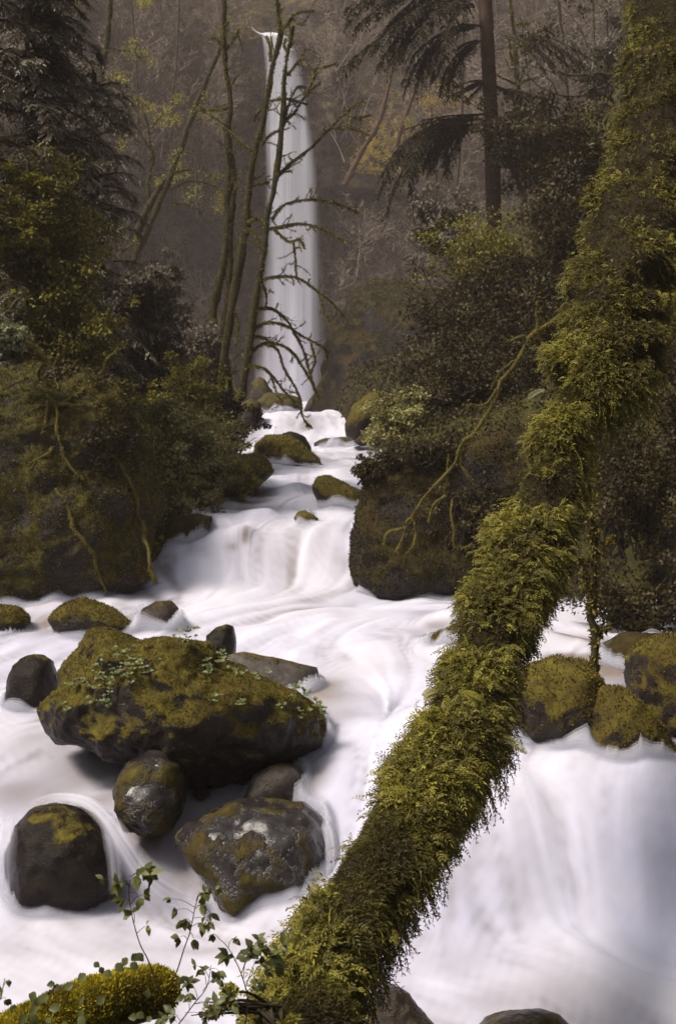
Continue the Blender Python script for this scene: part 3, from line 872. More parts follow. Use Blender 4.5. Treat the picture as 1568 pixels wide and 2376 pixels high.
def blur(a, r):
    for ax in (0, 1):
        p = np.concatenate([np.repeat(a.take([0], ax), r + 1, ax), a, np.repeat(a.take([-1], ax), r, ax)], ax)
        c = np.cumsum(p, ax)
        a = (c.take(np.arange(2 * r + 1, p.shape[ax]), ax) - c.take(np.arange(0, p.shape[ax] - 2 * r - 1), ax)) / (2 * r + 1)
    return a
soft = blur(blur(mask, 4), 4)
wide = blur(blur(mask, 9), 9)
WZ += 0.028 * soft * np.sqrt(WY / 6) * (1 + 0.5 * l2) * (1 - mask) - .04 * mask
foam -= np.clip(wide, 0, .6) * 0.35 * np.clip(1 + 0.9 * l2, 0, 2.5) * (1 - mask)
alpha = np.ones_like(WX)
WF = grid_faces(len(wy), NC)
tag_w = MB()
tag_w.add(np.stack([WX, WY, WZ], -1).reshape(-1, 3), WF)
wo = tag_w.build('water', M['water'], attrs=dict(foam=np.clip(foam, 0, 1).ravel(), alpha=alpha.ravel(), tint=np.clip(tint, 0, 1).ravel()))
tag(wo, kind='structure')
# spray hugging the rocks: a few thin veils of froth just above the surface
near_rock = (blur(mask, 6) > 0.01).ravel()
sel = WF[near_rock[WF].all(1)]
sp = MB(); al_ = []; fo_ = []
ring = np.clip(soft * 2.2, 0, 1)
for k, (dz, a_) in enumerate([(.008, .45), (.016, .38), (.026, .30), (.038, .22), (.05, .13)]):
    sp.add(np.stack([WX, WY - dz * .2, WZ + dz * np.sqrt(WY / 6) * ring * (1 + .5 * l1)], -1).reshape(-1, 3), sel)
    al_.append((a_ * (1 - .8 * mask) * smooth(0.15, .75, ring) * np.clip(1 + .5 * l1, 0, 1.6)).ravel()); fo_.append(np.full(WX.size, .9))
o = sp.build('water_spray', M['water'], attrs=dict(foam=np.concatenate(fo_), alpha=np.clip(np.concatenate(al_), 0, 1), tint=np.full(WX.size * 5, .3)))
tag(o, kind='structure')

# veils: thin arcs of water shot over rocks (each follows its own path)
def veil(path, widths, label, sag=0.02, dens=1.0, n=60, m=14, name='water_chute'):
    c = resample(PA(path), n)
    wd = np.interp(np.linspace(0, 1, n), np.linspace(0, 1, len(widths)), widths)
    d, a, b = frames(c)
    side = norm(np.cross(d, np.array([0, -0.6, 0.8])))
    up = norm(np.cross(side, d))
    t = np.linspace(-1, 1, m)
    v = c[:, None] + side[:, None] * (t[None, :, None] * wd[:, None, None]) + up[:, None] * ((1 - t ** 2)[None, :, None] * wd[:, None, None] * 0.35)
    st = fbm(np.stack([np.repeat(np.linspace(0, 1.2, n)[:, None], m, 1), np.repeat((t * 4)[None], n, 0), np.zeros((n, m))], -1).reshape(-1, 3), 1.0, 3, 4).reshape(n, m)
    al = np.clip(1 + .45 * st, 0.1, 1.4) * (1 - np.abs(t) ** 2.0)[None] * np.interp(np.linspace(0, 1, n), [0, .25, .7, 1], [0, 1, .8, 0])[:, None] * dens
    mbv = MB()
    mbv.add(v.reshape(-1, 3), grid_faces(n, m))
    o = mbv.build(name, M['water'], attrs=dict(foam=np.clip(0.8 + 0.2 * st, 0, 1).ravel(), alpha=np.clip(al, 0, 1).ravel(), tint=np.full(n * m, .6)))
    tag(o, kind='structure')
    return o
veil([(60, 1872, 6.15), (130, 1852, 6.0), (200, 1862, 5.85), (250, 1905, 5.72), (290, 1965, 5.62), (335, 2030, 5.58), (410, 2085, 5.55), (500, 2120, 5.5)], [0.05, 0.045, 0.05, 0.075, 0.10, 0.12], '', dens=0.62)
veil([(240, 1900, 5.75), (262, 1960, 5.62), (272, 2030, 5.56), (270, 2080, 5.55)], [0.03, 0.05, 0.05, 0.05], '', dens=0.35)
veil([(20, 1880, 5.8), (12, 1950, 5.55), (15, 2030, 5.5), (25, 2090, 5.5)], [0.05, 0.07, 0.06, 0.06], '', dens=0.45)
veil([(745, 1890, 5.9), (762, 1940, 5.72), (768, 2010, 5.6), (765, 2070, 5.5)], [0.03, 0.05, 0.05, 0.05], '', dens=0.55)
veil([(1258, 1468, 8.75), (1275, 1500, 8.5), (1310, 1530, 8.2), (1345, 1548, 8.0)], [0.06, 0.08, 0.1, 0.1], '', dens=0.9)

# ------------------------------------------------------------------ the great waterfall
EL = np.array([(22, 572), (35, 586), (50, 600), (70, 607), (100, 613), (160, 617), (300, 616), (450, 617), (600, 616), (700, 608), (800, 598), (880, 590), (945, 585)], float)
ER = np.array([(28, 574), (45, 592), (55, 612), (58, 640), (75, 665), (110, 683), (200, 703), (300, 720), (400, 735), (500, 742), (600, 747), (700, 752), (800, 757), (880, 757), (945, 757)], float)
rows = np.linspace(24, 944, 260)
m = 80
t = np.linspace(-1, 1, m)
V = np.zeros((len(rows), m, 3)); FO = np.zeros((len(rows), m)); AL = np.zeros((len(rows), m))
for i, r in enumerate(rows):
    a = P(np.interp(r, EL[:, 0], EL[:, 1]) - 5, r, 80.0)
    b = P(np.interp(r, ER[:, 0], ER[:, 1]) + 7 + 4 * (r / 944), r, 80.0)
    cx, hw = (a.x + b.x) / 2, (b.x - a.x) / 2
    # rounded column, leaping out a little at the top, widening below
    out = 1.2 * smooth(40, 400, r) - 0.6 * (r > 0) * smooth(80, 24, r) * 3
    V[i, :, 0] = cx + t * hw
    V[i, :, 1] = 81.5 - out - np.sqrt(np.maximum(1 - t ** 2, 0)) * min(hw, 1.0)
    V[i, :, 2] = a.z
XXw = V[:, :, 0]; ZZw = V[:, :, 2]
st1 = fbm(np.stack([XXw * 2.2, XXw * 0, ZZw * 0.07], -1).reshape(-1, 3), 1.0, 4, 2).reshape(XXw.shape)
st2 = fbm(np.stack([XXw * 1.1, XXw * 0 + 3, ZZw * 0.07], -1).reshape(-1, 3), 1.0, 2, 5).reshape(XXw.shape)
FO = 0.92 + 0.05 * st1 + 0.10 * st2 - 0.08 * smooth(500, 900, rows)[:, None]
ragl = 0.10 + 0.10 * smooth(200, 900, rows)[:, None]
AL = smooth(-1, -1 + ragl * 2.6, t[None] + 0.09 * st1) * smooth(1, 1 - ragl * 3.4, t[None] + 0.09 * st1)
AL = np.clip(AL * (1.02 - 0.12 * smooth(300, 944, rows)[:, None] + 0.15 * st2), 0, 1)
V[:, :, 1] -= st1 * 0.03
mb = MB()
mb.add(V.reshape(-1, 3), grid_faces(len(rows), m))
tag(mb.build('waterfall', M['fall'], attrs=dict(foam=np.clip(FO, 0, 1).ravel(), alpha=AL.ravel(), tint=np.zeros(AL.size))), kind='structure')

# ------------------------------------------------------------------ woodland on the far hillside
def twig_tree(h=6.0, lean=0.1, seed=0, density=1.0):
    r = random.Random(seed)
    segs = []
    def grow(p, d, L, rad, lev):
        n = 4
        q = np.array(p, float); dd = np.array(d, float)
        pts = [q.copy()]
        for k in range(n):
            dd = dd + np.array([r.gauss(0, .13), r.gauss(0, .13), r.gauss(0.02, .1)])
            dd /= np.linalg.norm(dd)
            q = q + dd * L / n
            pts.append(q.copy())
            if lev < 3 and (lev > 0 or k > 0):
                for _ in range(int((2 if lev == 0 else 1.6) * density + r.random())):
                    s_ = np.array([r.gauss(0, 1), r.gauss(0, 1), r.gauss(0.15, .6)])
                    s_ /= np.linalg.norm(s_)
                    grow(q, dd * 0.55 + s_ * 0.8, L * r.uniform(.32, .55), rad * 0.45, lev + 1)
        segs.append((np.array(pts), rad, lev))
    grow((0, 0, 0), (lean, 0, 1), h, 0.09 * h / 6, 0)
    return segs

def ribbons(mb, segs, M3=None, off=(0, 0, 0), minr=0.0, sides=3):
    for pts, rad, lev in segs:
        p = pts if M3 is None else pts @ M3.T + off
        n = len(p)
        tube(mb, p, np.maximum(np.linspace(rad, rad * 0.35, n), minr), sides, cap=False)

TM = [twig_tree(6.0, random.uniform(-.2, .2), k, 1.0) for k in range(5)]
TV = []
for sg in TM:
    b_ = MB(); ribbons(b_, sg, None, (0, 0, 0), 0.022)
    TV.append((np.concatenate(b_.v), np.concatenate(b_.f)))

_cliff0 = cliff_y
def cliff_y(x, z):
    x = np.asarray(x, float); z = np.asarray(z, float)
    y = _cliff0(x, z)
    return y + (fbm(np.stack([x.ravel(), y.ravel(), z.ravel()], -1), 0.25, 5, 2) * 0.9).reshape(y.shape)

def far_point(n, x0, x1, z0, z1):
    x = rng.uniform(x0, x1, n); z = rng.uniform(z0, z1, n)
    return x, cliff_y(x, z), z

mbw = MB()
n = 0
for k in range(1500):
    px, py = rng.uniform(-40, 1600), rng.uniform(-60, 900)
    u = (px - 784) / F
    y = 84.0
    for _ in range(5):
        x = u * y; z = (1000 - py) / F * y
        y = .5 * y + .5 * float(_cliff0(np.array([x]), np.array([z]))[0])
    inside = 560 < px < 775
    if inside and py > 40: continue
    if 840 < px < 1110 and 240 < py < 440: continue
    rel_dark = (770 < px < 960 and 430 < py < 720) or (345 < px < 560 and 520 < py < 820)
    if rel_dark and rng.random() < 0.93: continue
    y = float(cliff_y(np.array([x]), np.array([z]))[0]) - rng.uniform(0.2, 5.0)
    sc = rng.uniform(0.4, 1.0)
    an = rng.uniform(0, 6.28)
    ln_ = rng.normal(0, .18)
    c, s_ = math.cos(an), math.sin(an)
    R3 = np.array([[c, -s_, ln_], [s_, c, -0.1], [0, 0, 1]]) * sc
    v, f = TV[k % 5]
    mbw.add(v @ R3.T + np.array([x, y, z]), f, rng.random())
tag(mbw.build('woodland', M['twig']), 'tangle of bare gray-brown saplings covering the far hillside', 'woodland', kind='stuff')

def fleck_cloud(boxes, name, mat, label, size, cat):
    mbf = MB()
    for px, py, rx, ry, cnt, dd in boxes:
        g = rng.normal(0, 0.45, (cnt, 2))
        cl = fbm(np.stack([g[:, 0] * 5, g[:, 1] * 5, g[:, 0] * 0 + px], -1), 1, 3, 3)
        g = g[cl > -0.05]
        cnt = len(g)
        y = np.full(cnt, 84.0)
        for _ in range(6):
            x = ((px + g[:, 0] * rx) - 784) / F * y
            z = (1000 - (py + g[:, 1] * ry)) / F * y
            y = .5 * y + .5 * cliff_y(x, z)
        y = y - rng.uniform(dd[0], dd[1], cnt)
        p = np.stack([x, y, z], -1)
        leaves(mbf, p, rand_dirs(cnt) * [1, 1, .6], norm(rng.normal(size=(cnt, 3)) + [0, -.6, .6]), size * rng.uniform(.5, 1.3, cnt), size * .6, rng.random(cnt))
    return tag(mbf.build(name, mat), label, cat, kind='stuff')

fleck_cloud([(470, 150, 190, 190, 5200, (1, 6)), (400, 330, 160, 130, 2600, (1, 5)), (540, 100, 90, 80, 1800, (1, 5)), (430, 430, 130, 80, 1400, (1, 4)), (530, 470, 70, 90, 1500, (2, 4)),
             (230, 150, 90, 120, 1600, (1, 5)), (820, 40, 130, 60, 1600, (2, 5)), (870, 200, 100, 80, 700, (1, 4)), (1180, 620, 240, 130, 3000, (3, 8)), (1000, 560, 150, 80, 1500, (2, 6)),
             (1150, 120, 250, 150, 1600, (2, 6)), (330, 200, 200, 200, 1600, (1, 5))],
            'undergrowth', M['farleaf'], 'scattered yellow-green spring leaves on the far hillside', 0.13, 'undergrowth')
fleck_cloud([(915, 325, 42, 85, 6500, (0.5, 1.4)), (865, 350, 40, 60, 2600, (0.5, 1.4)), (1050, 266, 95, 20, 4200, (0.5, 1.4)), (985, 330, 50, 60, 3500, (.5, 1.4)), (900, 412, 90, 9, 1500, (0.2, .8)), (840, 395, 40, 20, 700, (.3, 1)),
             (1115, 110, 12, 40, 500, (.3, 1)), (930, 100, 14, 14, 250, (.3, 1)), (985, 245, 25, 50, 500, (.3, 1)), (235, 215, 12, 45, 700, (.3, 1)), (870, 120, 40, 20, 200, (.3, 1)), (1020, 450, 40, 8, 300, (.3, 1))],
            'painted_sunlit_grass', M['sunpaintgrass'], 'golden grass patch with sunlight painted into its colour on the far ledge right of the fall', 0.13, 'grass')

# ------------------------------------------------------------------ trees
def sub_branches(pts, rad, lev, out, r, twig_len, dens, maxlev, droop=0.0, updir=0.1, spread=0.75):
    n = len(pts)
    L = np.linalg.norm(pts[-1] - pts[0])
    cnt = max(1, int(dens * L / twig_len))
    for _ in range(cnt):
        t = r.uniform(0.15, 1.0)
        i = min(int(t * (n - 1)), n - 2)
        d = pts[i + 1] - pts[i]
        d = d / (np.linalg.norm(d) + 1e-9)
        s_ = np.array([r.gauss(0, 1), r.gauss(0, 1), r.gauss(updir, 1)])
        s_ /= np.linalg.norm(s_)
        dd = d * 0.6 + s_ * spread
        dd /= np.linalg.norm(dd)
        ll = twig_len * r.uniform(.4, 1.2)
        q = pts[i].copy(); pp = [q.copy()]
        for k in range(4):
            dd = dd + np.array([r.gauss(0, .22), r.gauss(0, .22), r.gauss(-droop, .2)])
            dd /= np.linalg.norm(dd)
            q = q + dd * ll / 4
            pp.append(q.copy())
        pp = np.array(pp)
        out.append((pp, rad[i] * 0.4 if hasattr(rad, '__len__') else rad * .4, lev))
        if lev < maxlev:
            sub_branches(pp, 0.4 * (rad[i] if hasattr(rad, '__len__') else rad), lev + 1, out, r, twig_len * .5, dens, maxlev, droop, updir, spread)

def moss_on(mb, pts, rad, dens, L, hang=0.5):
    """mossy sprigs round a limb, hanging a little below it"""
    pts = np.asarray(pts); n = len(pts)
    seg = np.linalg.norm(np.diff(pts, axis=0), axis=1).sum()
    k = max(3, int(seg * dens))
    t = rng.random(k) * (n - 1)
    cl = fbm(np.stack([t * 1.5, t * 0 + pts[0, 0] * 9, t * 0], -1), 1, 2, 4)
    t = t[cl > -0.5]
    k = len(t)
    if k == 0: return
    i = np.minimum(t.astype(int), n - 2); f = (t - i)[:, None]
    c = pts[i] * (1 - f) + pts[i + 1] * f
    rr = np.interp(t, np.arange(n), np.broadcast_to(rad, (n,)))
    rd = rand_dirs(k); rd[:, 2] -= hang * .4
    rd = norm(rd)
    leaves(mb, c + rd * rr[:, None] * .8, rd + np.array([0, 0, -hang]), rand_dirs(k), L * rng.uniform(.5, 1.3, k), L * .5, rng.random(k))

def line_tree(label, trunks, branches, d, wtrunk, twig=(0.35, 2.2, 2), cat='tree', barkm='mossbark', moss_dens=260, moss_len=0.035, seed=0, minr=0.0016, name='mossy_tree', foliage=None, wob=0.015, hang=0.6, group=None):
    """a tree whose limbs run through surveyed points; trunks/branches: lists of (points [(px, py[, d])], r0 px, r1 px)"""
    r = random.Random(seed)
    p0 = P(trunks[0][0][0][0], trunks[0][0][0][1], d)
    root = empty(name, p0, label, cat, group)
    k_ = px2m(d)
    mm, mo = MB(), MB()
    def lay(mbx, item, nn, spread=0.0):
        pts, r0, r1 = item
        k = len(pts)
        dv = [0.0]
        q = []
        off = r.uniform(-1, 1) * spread
        for j, p in enumerate(pts):
            dd = p[2] if len(p) > 2 else d + off * j / max(1, k - 1)
            q.append(P(p[0], p[1], dd)[:])
        c = resample(q, nn)
        c = c + fbm(c, 2.2, 3, seed + 1)[:, None] * wob * np.array([1, 1, .3])
        rad = np.linspace(r0, r1, nn) * k_
        rad = rad * (1 + 0.25 * fbm(c, 5, 3, 3))
        tube(mbx, c, rad * .9, 8 if r0 > 4 else 5, 0.28, 9.0)
        moss_on(mo, c, rad, moss_dens, moss_len, hang)
        return c, rad
    for it in trunks:
        b1 = MB()
        lay(b1, it, 44)
        b1.build('trunk', M[barkm], root)
    tw = []
    for it in branches:
        b1 = MB()
        c, rad = lay(b1, it, 22, 0.8)
        b1.build('branch', M[barkm], root)
        sub_branches(c, rad, 1, tw, r, twig[0], twig[1], int(twig[2]))
    for it in trunks:
        pts = [P(p[0], p[1], p[2] if len(p) > 2 else d)[:] for p in it[0]]
        c = resample(pts, 30)
        sub_branches(c[10:], np.linspace(it[1], it[2], 30)[10:] * k_, 1, tw, r, twig[0] * 1.6, twig[1] * .5, int(twig[2]))
    if tw:
        for pp, rd, lev in tw:
            tube(mm, pp, np.maximum(np.linspace(min(rd, .012), 0.0015, len(pp)), minr), 3, cap=False)
            if lev == 1:
                moss_on(mo, pp, .006, moss_dens * .45, moss_len * .8, hang)
        tg = tag(mm.build('twigs', M['mossbark'], root), kind='stuff')
    tag(mo.build('moss', M['moss'], root), kind='stuff')
    if foliage:
        mat, cnt, size = foliage
        mf = MB()
        tips = np.array([pp[j] for pp, _, _ in tw for j in (2, 4)])
        idx = rng.integers(0, len(tips), cnt)
        p = tips[idx] + rng.normal(0, size * 1.5, (cnt, 3))
        leaves(mf, p, rand_dirs(cnt), norm(rng.normal(size=(cnt, 3)) + [0, -.3, .8]), size * rng.uniform(.6, 1.3, cnt), size * .6, rng.random(cnt))
        tag(mf.build('foliage', M[mat], root), kind='stuff')
    return root

# the three slender trees in front of the fall
line_tree('slender mossy tree nearest the fall, its drooping mossy branches crossing the falling water',
    [([(556, 925), (563, 903), (577, 808), (591, 713), (604, 645), (615, 563), (620, 509), (631, 462), (645, 381), (654, 299), (659, 231), (661, 174), (669, 117), (675, 98), (680, 60)], 10.5, 3)],
    [([(631, 509), (659, 476), (713, 463), (754, 466), (800, 478), (835, 495)], 3.4, 1.4), ([(626, 531), (655, 526), (686, 520), (727, 523), (767, 542), (805, 561)], 4, 1.5),
     ([(636, 531), (655, 550), (672, 561), (694, 555), (708, 577)], 4, 1), ([(680, 563), (684, 590), (686, 618), (688, 642)], 1.3, 1),
     ([(606, 648), (621, 645), (653, 641), (691, 645), (727, 669), (767, 699), (800, 737)], 3.4, 1.6), ([(740, 683), (750, 710), (756, 735), (773, 754)], 1.4, .9),
     ([(590, 720), (605, 715), (631, 716), (659, 737), (688, 781), (708, 822), (718, 871)], 3.6, 1.8), ([(586, 765), (600, 756), (618, 748), (659, 754), (699, 778), (754, 808), (759, 835)], 4, 1.6),
     ([(721, 795), (732, 835), (721, 873), (740, 930)], 2, 1.3), ([(578, 822), (588, 812), (618, 795), (659, 803), (688, 827), (713, 868), (740, 922)], 4, 1.6),
     ([(580, 782), (600, 781), (618, 788), (645, 813), (661, 857), (686, 900), (699, 930), (702, 966), (724, 993)], 3.4, 1.4), ([(573, 850), (588, 847), (618, 857), (640, 881), (667, 917), (694, 939)], 3.6, 1.6),
     ([(629, 868), (645, 917), (656, 939)], 2, 1), ([(639, 414), (660, 394), (680, 375), (724, 340), (767, 296), (803, 261), (843, 231)], 4.2, 1.8),
     ([(661, 179), (675, 165), (688, 147), (700, 130), (708, 114)], 3, 1), ([(656, 292), (670, 272), (686, 258), (708, 223), (743, 190)], 2.4, 1.8), ([(625, 234), (661, 228), (691, 234), (713, 242)], 2, 1.3),
     ([(708, 223), (727, 180), (729, 163), (755, 155), (778, 147)], 1.6, 1.2), ([(608, 335), (625, 314), (650, 300)], 2.2, 1.5), ([(767, 296), (800, 296), (827, 302), (857, 313)], 1.6, 1), ([(655, 313), (662, 280), (669, 250), (688, 204), (708, 201)], 1.8, 1),
     ([(668, 120), (660, 105), (662, 90)], 1.5, 1), ([(800, 262), (820, 272), (840, 270), (860, 265)], 1.3, .9), ([(604, 640), (612, 665), (617, 690), (614, 720)], 2, 1)],
    22.0, 1, twig=(0.33, 2.1, 2), seed=3, moss_dens=700, moss_len=0.035)
line_tree('tall mossy tree leaning right behind the slender one, forking before the lip of the fall',
    [([(508, 930), (517, 857), (536, 727), (555, 618), (572, 523), (578, 435), (593, 353), (607, 299), (620, 231), (631, 163), (648, 95), (649, 68), (644, 20), (640, -60)], 11.5, 3.4)],
    [([(653, 71), (670, 50), (686, 30), (727, 24)], 3.4, 1.6), ([(629, 141), (626, 103), (618, 82)], 2.6, 1), ([(591, 353), (575, 342), (558, 329), (540, 312), (520, 296)], 4, 3),
     ([(578, 430), (600, 427), (625, 422)], 3, 2), ([(572, 520), (590, 508), (615, 510)], 4, 3), ([(566, 545), (575, 533), (590, 540), (600, 560), (607, 600)], 4, 3), ([(545, 720), (552, 760), (548, 800)], 3.5, 2),
     ([(620, 235), (600, 260), (590, 280)], 1.5, 1), ([(576, 440), (585, 420), (592, 410)], 3, 2)],
    23.0, 1, twig=(0.4, 1.6, 2), seed=4, moss_dens=800)
line_tree('straight double-stemmed mossy tree left of the fall',
    [([(482, 1010), (487, 890), (495, 727), (509, 659), (523, 591), (531, 509), (528, 462), (533, 381), (528, 299), (536, 245), (525, 163), (520, 109), (521, 0), (522, -60)], 12, 4),
     ([(505, 930), (512, 800), (530, 690), (533, 560), (540, 470), (543, 400), (532, 330)], 10, 5), ([(540, 950), (530, 860), (515, 760), (535, 690), (560, 600)], 6, 4)],
    [([(522, 115), (535, 100), (545, 85), (558, 62)], 3, 1.5), ([(520, 115), (508, 95), (495, 87), (482, 90)], 3, 1.6), ([(518, 100), (514, 80), (512, 68)], 2.5, 1.5), ([(500, 690), (490, 720), (497, 760)], 4, 3),
     ([(525, 590), (545, 570), (558, 555)], 2.5, 1.5), ([(533, 250), (500, 255), (462, 250)], 1.8, 1.2), ([(530, 380), (545, 420), (550, 440)], 3, 2), ([(505, 862), (530, 866), (548, 860)], 3, 2)],
    24.0, 1, twig=(0.45, 1.3, 2), seed=5, moss_dens=800)
line_tree('long mossy trunk leaning right, between the conifer and the double-stemmed tree',
    [([(290, 660), (330, 560), (370, 470), (410, 370), (450, 260), (490, 160), (515, 100), (530, 50)], 11, 4), ([(320, 540), (345, 480), (375, 430), (400, 395), (415, 355)], 9, 6)],
    [([(450, 260), (480, 255), (530, 240)], 2, 1.2), ([(395, 405), (440, 395), (500, 410)], 2, 1), ([(390, 440), (450, 420), (520, 440)], 2, 1), ([(400, 470), (450, 480), (470, 500)], 2, 1), ([(260, 610), (290, 580), (320, 560)], 4, 2)],
    40.0, 1, twig=(1.0, 1.8, 2), seed=6, moss_dens=120, moss_len=0.07, minr=.006, foliage=('farleaf', 1500, .07))
line_tree('upright dark trunk at the upper left beside the conifer',
    [([(215, 330), (232, 230), (240, 150), (252, 60), (262, -60)], 8, 6)], [([(240, 180), (280, 210), (320, 240)], 2, 1), ([(245, 110), (300, 120), (330, 135)], 2, 1)],
    36.0, 1, twig=(1.0, 1.4, 2), seed=7, moss_dens=120, moss_len=0.07, minr=.006, foliage=('farleaf', 900, .07))
line_tree('thin crooked bare tree between the conifer and the long leaning trunk',
    [([(350, 520), (345, 420), (355, 360), (320, 300), (285, 230)], 6, 2), ([(352, 370), (345, 300), (330, 240)], 4, 2)], [([(345, 420), (365, 440), (385, 430)], 2, 1), ([(350, 300), (380, 260)], 2, 1)],
    42.0, 1, twig=(1.2, 1.8, 2), seed=8, moss_dens=80, moss_len=0.07, minr=.007, foliage=('farleaf', 900, .08))
line_tree('bare forked tree with yellow mossy limbs right of the fir trunk',
    [([(1215, 480), (1212, 330), (1203, 220), (1197, 150), (1192, 80), (1185, 20), (1178, -40)], 5.5, 3), ([(1200, 200), (1185, 130), (1180, 90)], 4, 2)],
    [([(1203, 195), (1185, 190), (1160, 178), (1145, 172)], 3, 1.5), ([(1205, 195), (1220, 185), (1250, 180)], 3, 1.4), ([(1198, 58), (1215, 56), (1228, 54)], 3, 1.6), ([(1198, 85), (1215, 84), (1230, 88)], 3, 1.6), ([(1205, 190), (1215, 160), (1228, 140)], 2.6, 1.4), ([(1200, 280), (1170, 270), (1150, 275)], 2.5, 1.2)],
    32.0, 1, twig=(0.7, 1.2, 2), seed=9, moss_dens=300, moss_len=0.05, minr=.004)
line_tree('dark straight trunk at the top right, left of the leaning tree',
    [([(1448, 420), (1449, 250), (1450, 120), (1450, -60)], 12, 11)], [([(1445, 180), (1400, 170), (1330, 175), (1290, 165)], 4, 2)],
    26.0, 1, twig=(0.8, 1.0, 2), barkm='bark', seed=10, moss_dens=60, moss_len=.05, minr=.004)
line_tree('thin leaning trunk standing before the golden grass patch',
    [([(915, 400), (922, 330), (940, 270), (965, 200)], 7, 4), ([(800, 430), (840, 350), (880, 280), (905, 180), (915, 100)], 8, 4)], [([(840, 350), (815, 310), (800, 280)], 2, 1.5)],
    66.0, 1, twig=(1.6, 1.2, 1), barkm='firbark', seed=11, moss_dens=20, moss_len=.1, minr=.01)
for k, (x0, y0, x1, y1, rr, dd, lab) in enumerate([(1330, 480, 1290, -60, 4, 34, 'slim pale trunk at the top right, leaning left'), (1380, 420, 1372, -60, 3, 38, 'slimmest upright trunk near the top right corner'),
        (1060, 430, 1075, -60, 4, 60, 'faint gray trunk behind the fir branches'), (700, 60, 760, -80, 3, 86, 'faint sapling above the lip of the fall'), (130, 300, 95, -60, 9, 22, 'dark trunk half hidden in the conifer at the upper left'),
        (320, 330, 300, -60, 3, 60, 'thin gray trunk at the upper left, third from the conifer'), (390, 300, 420, -60, 3, 64, 'thin gray trunk leaning right near the top left'), (1010, 500, 1000, 250, 3, 55, 'thin gray trunk below the drooping fir branch')]):
    line_tree(lab, [([(x0, y0), ((x0 * .6 + x1 * .4) + 6, y0 * .6 + y1 * .4), (x1, y1)], rr, rr * .7)], [], dd, 1, twig=(dd * .035, 1.8, 2), barkm='bark', seed=30 + k, moss_dens=60, moss_len=.06, minr=.00016 * dd, foliage=('farleaf', 500, .0018 * dd))

# ------------------------------------------------------------------ conifers
def spray_branch(mbn, mbt, pts, r0, sub_len, n_sub, needle, leafL, droop=0.35, taper=True, dens=1.0, rbias=0.0, dens2=1.0):
    c = resample(pts, 16)
    tube(mbt, c, np.linspace(r0, r0 * .25, 16), 5, cap=False)
    n_sub = int(n_sub)
    n_sub = int(n_sub * dens2)
    t = rng.uniform(0.12, 1, n_sub)
    i = np.minimum((t * 15).astype(int), 14)
    base = c[i]
    d = norm(c[i + 1] - c[i])
    side = norm(np.cross(d, [0, 0, 1]))
    sg = rng.choice([-1, 1], n_sub)[:, None]
    ax = d * 0.7 + side * sg * 0.8 + rng.normal(0, .2, (n_sub, 3)) + np.array([0, 0, -.15])
    L = sub_len * rng.uniform(.5, 1.1, n_sub) * (1.15 - 0.75 * t if taper else 1)
    up = norm(np.array([0, -0.2, 1.0]) + rng.normal(0, .25, (n_sub, 3)))
    sprigs(mbn, base, ax, up, L, needle, int(leafL), np.clip(rng.random(n_sub) * .8 + rbias, 0, 1), droop, leafL=0.55)

def conifer(label, px, ztop, zbot, d, radius, nb, mat, seed, needle=0.012, sub=0.35, nsub=30, k=7, name='conifer', trunk_r=0.12, mind=None):
    xb = P(px, 1000, d).x
    base = Vector((xb, d, zbot))
    root = empty(name, base, label, 'conifer')
    mbt, mbn = MB(), MB()
    zz = np.linspace(zbot, ztop, 24)
    tr = np.stack([xb + 0.05 * np.sin(zz), d + zz * 0, zz], -1)
    b1 = MB(); tube(b1, tr, np.linspace(trunk_r, trunk_r * .3, 24), 9, .1)
    b1.build('trunk', M['bark'], root)
    for j in range(nb):
        z = zbot + (ztop - zbot) * (j + rng.random()) / nb
        fr = 1 - (z - zbot) / (ztop - zbot)
        a = rng.uniform(0, 6.283)
        L = radius * (0.35 + .65 * fr ** .7) * rng.uniform(.65, 1.15)
        dx, dy = math.cos(a), math.sin(a)
        p0 = np.array([xb, d, z])
        pts = [p0, p0 + np.array([dx, dy, 0.12]) * L * .4, p0 + np.array([dx, dy, -.02]) * L * .75, p0 + np.array([dx, dy, -.22]) * L]
        spray_branch(mbn, mbt, pts, .018, sub, nsub, needle, k, 0.5)
    mbt.build('branches', M['bark'], root)
    mbn.build('foliage', M[mat], root)
    return root

conifer('tall gray-green feathery conifer filling the upper left corner', 95, 7.2, 0.8, 15.0, 1.3, 190, 'needle', 1, needle=.024, sub=.36, nsub=46, k=7)
conifer('second feathery conifer cut off by the left edge', -30, 5.6, 0.6, 13.0, 1.0, 80, 'needle', 2, needle=.02, sub=.3, nsub=30, k=7)
conifer('drooping conifer behind, showing between the tall conifer and the leaning trunk', 235, 6.0, 0.9, 19.0, 1.3, 120, 'needle', 3, needle=.024, sub=.34, nsub=30, k=6)

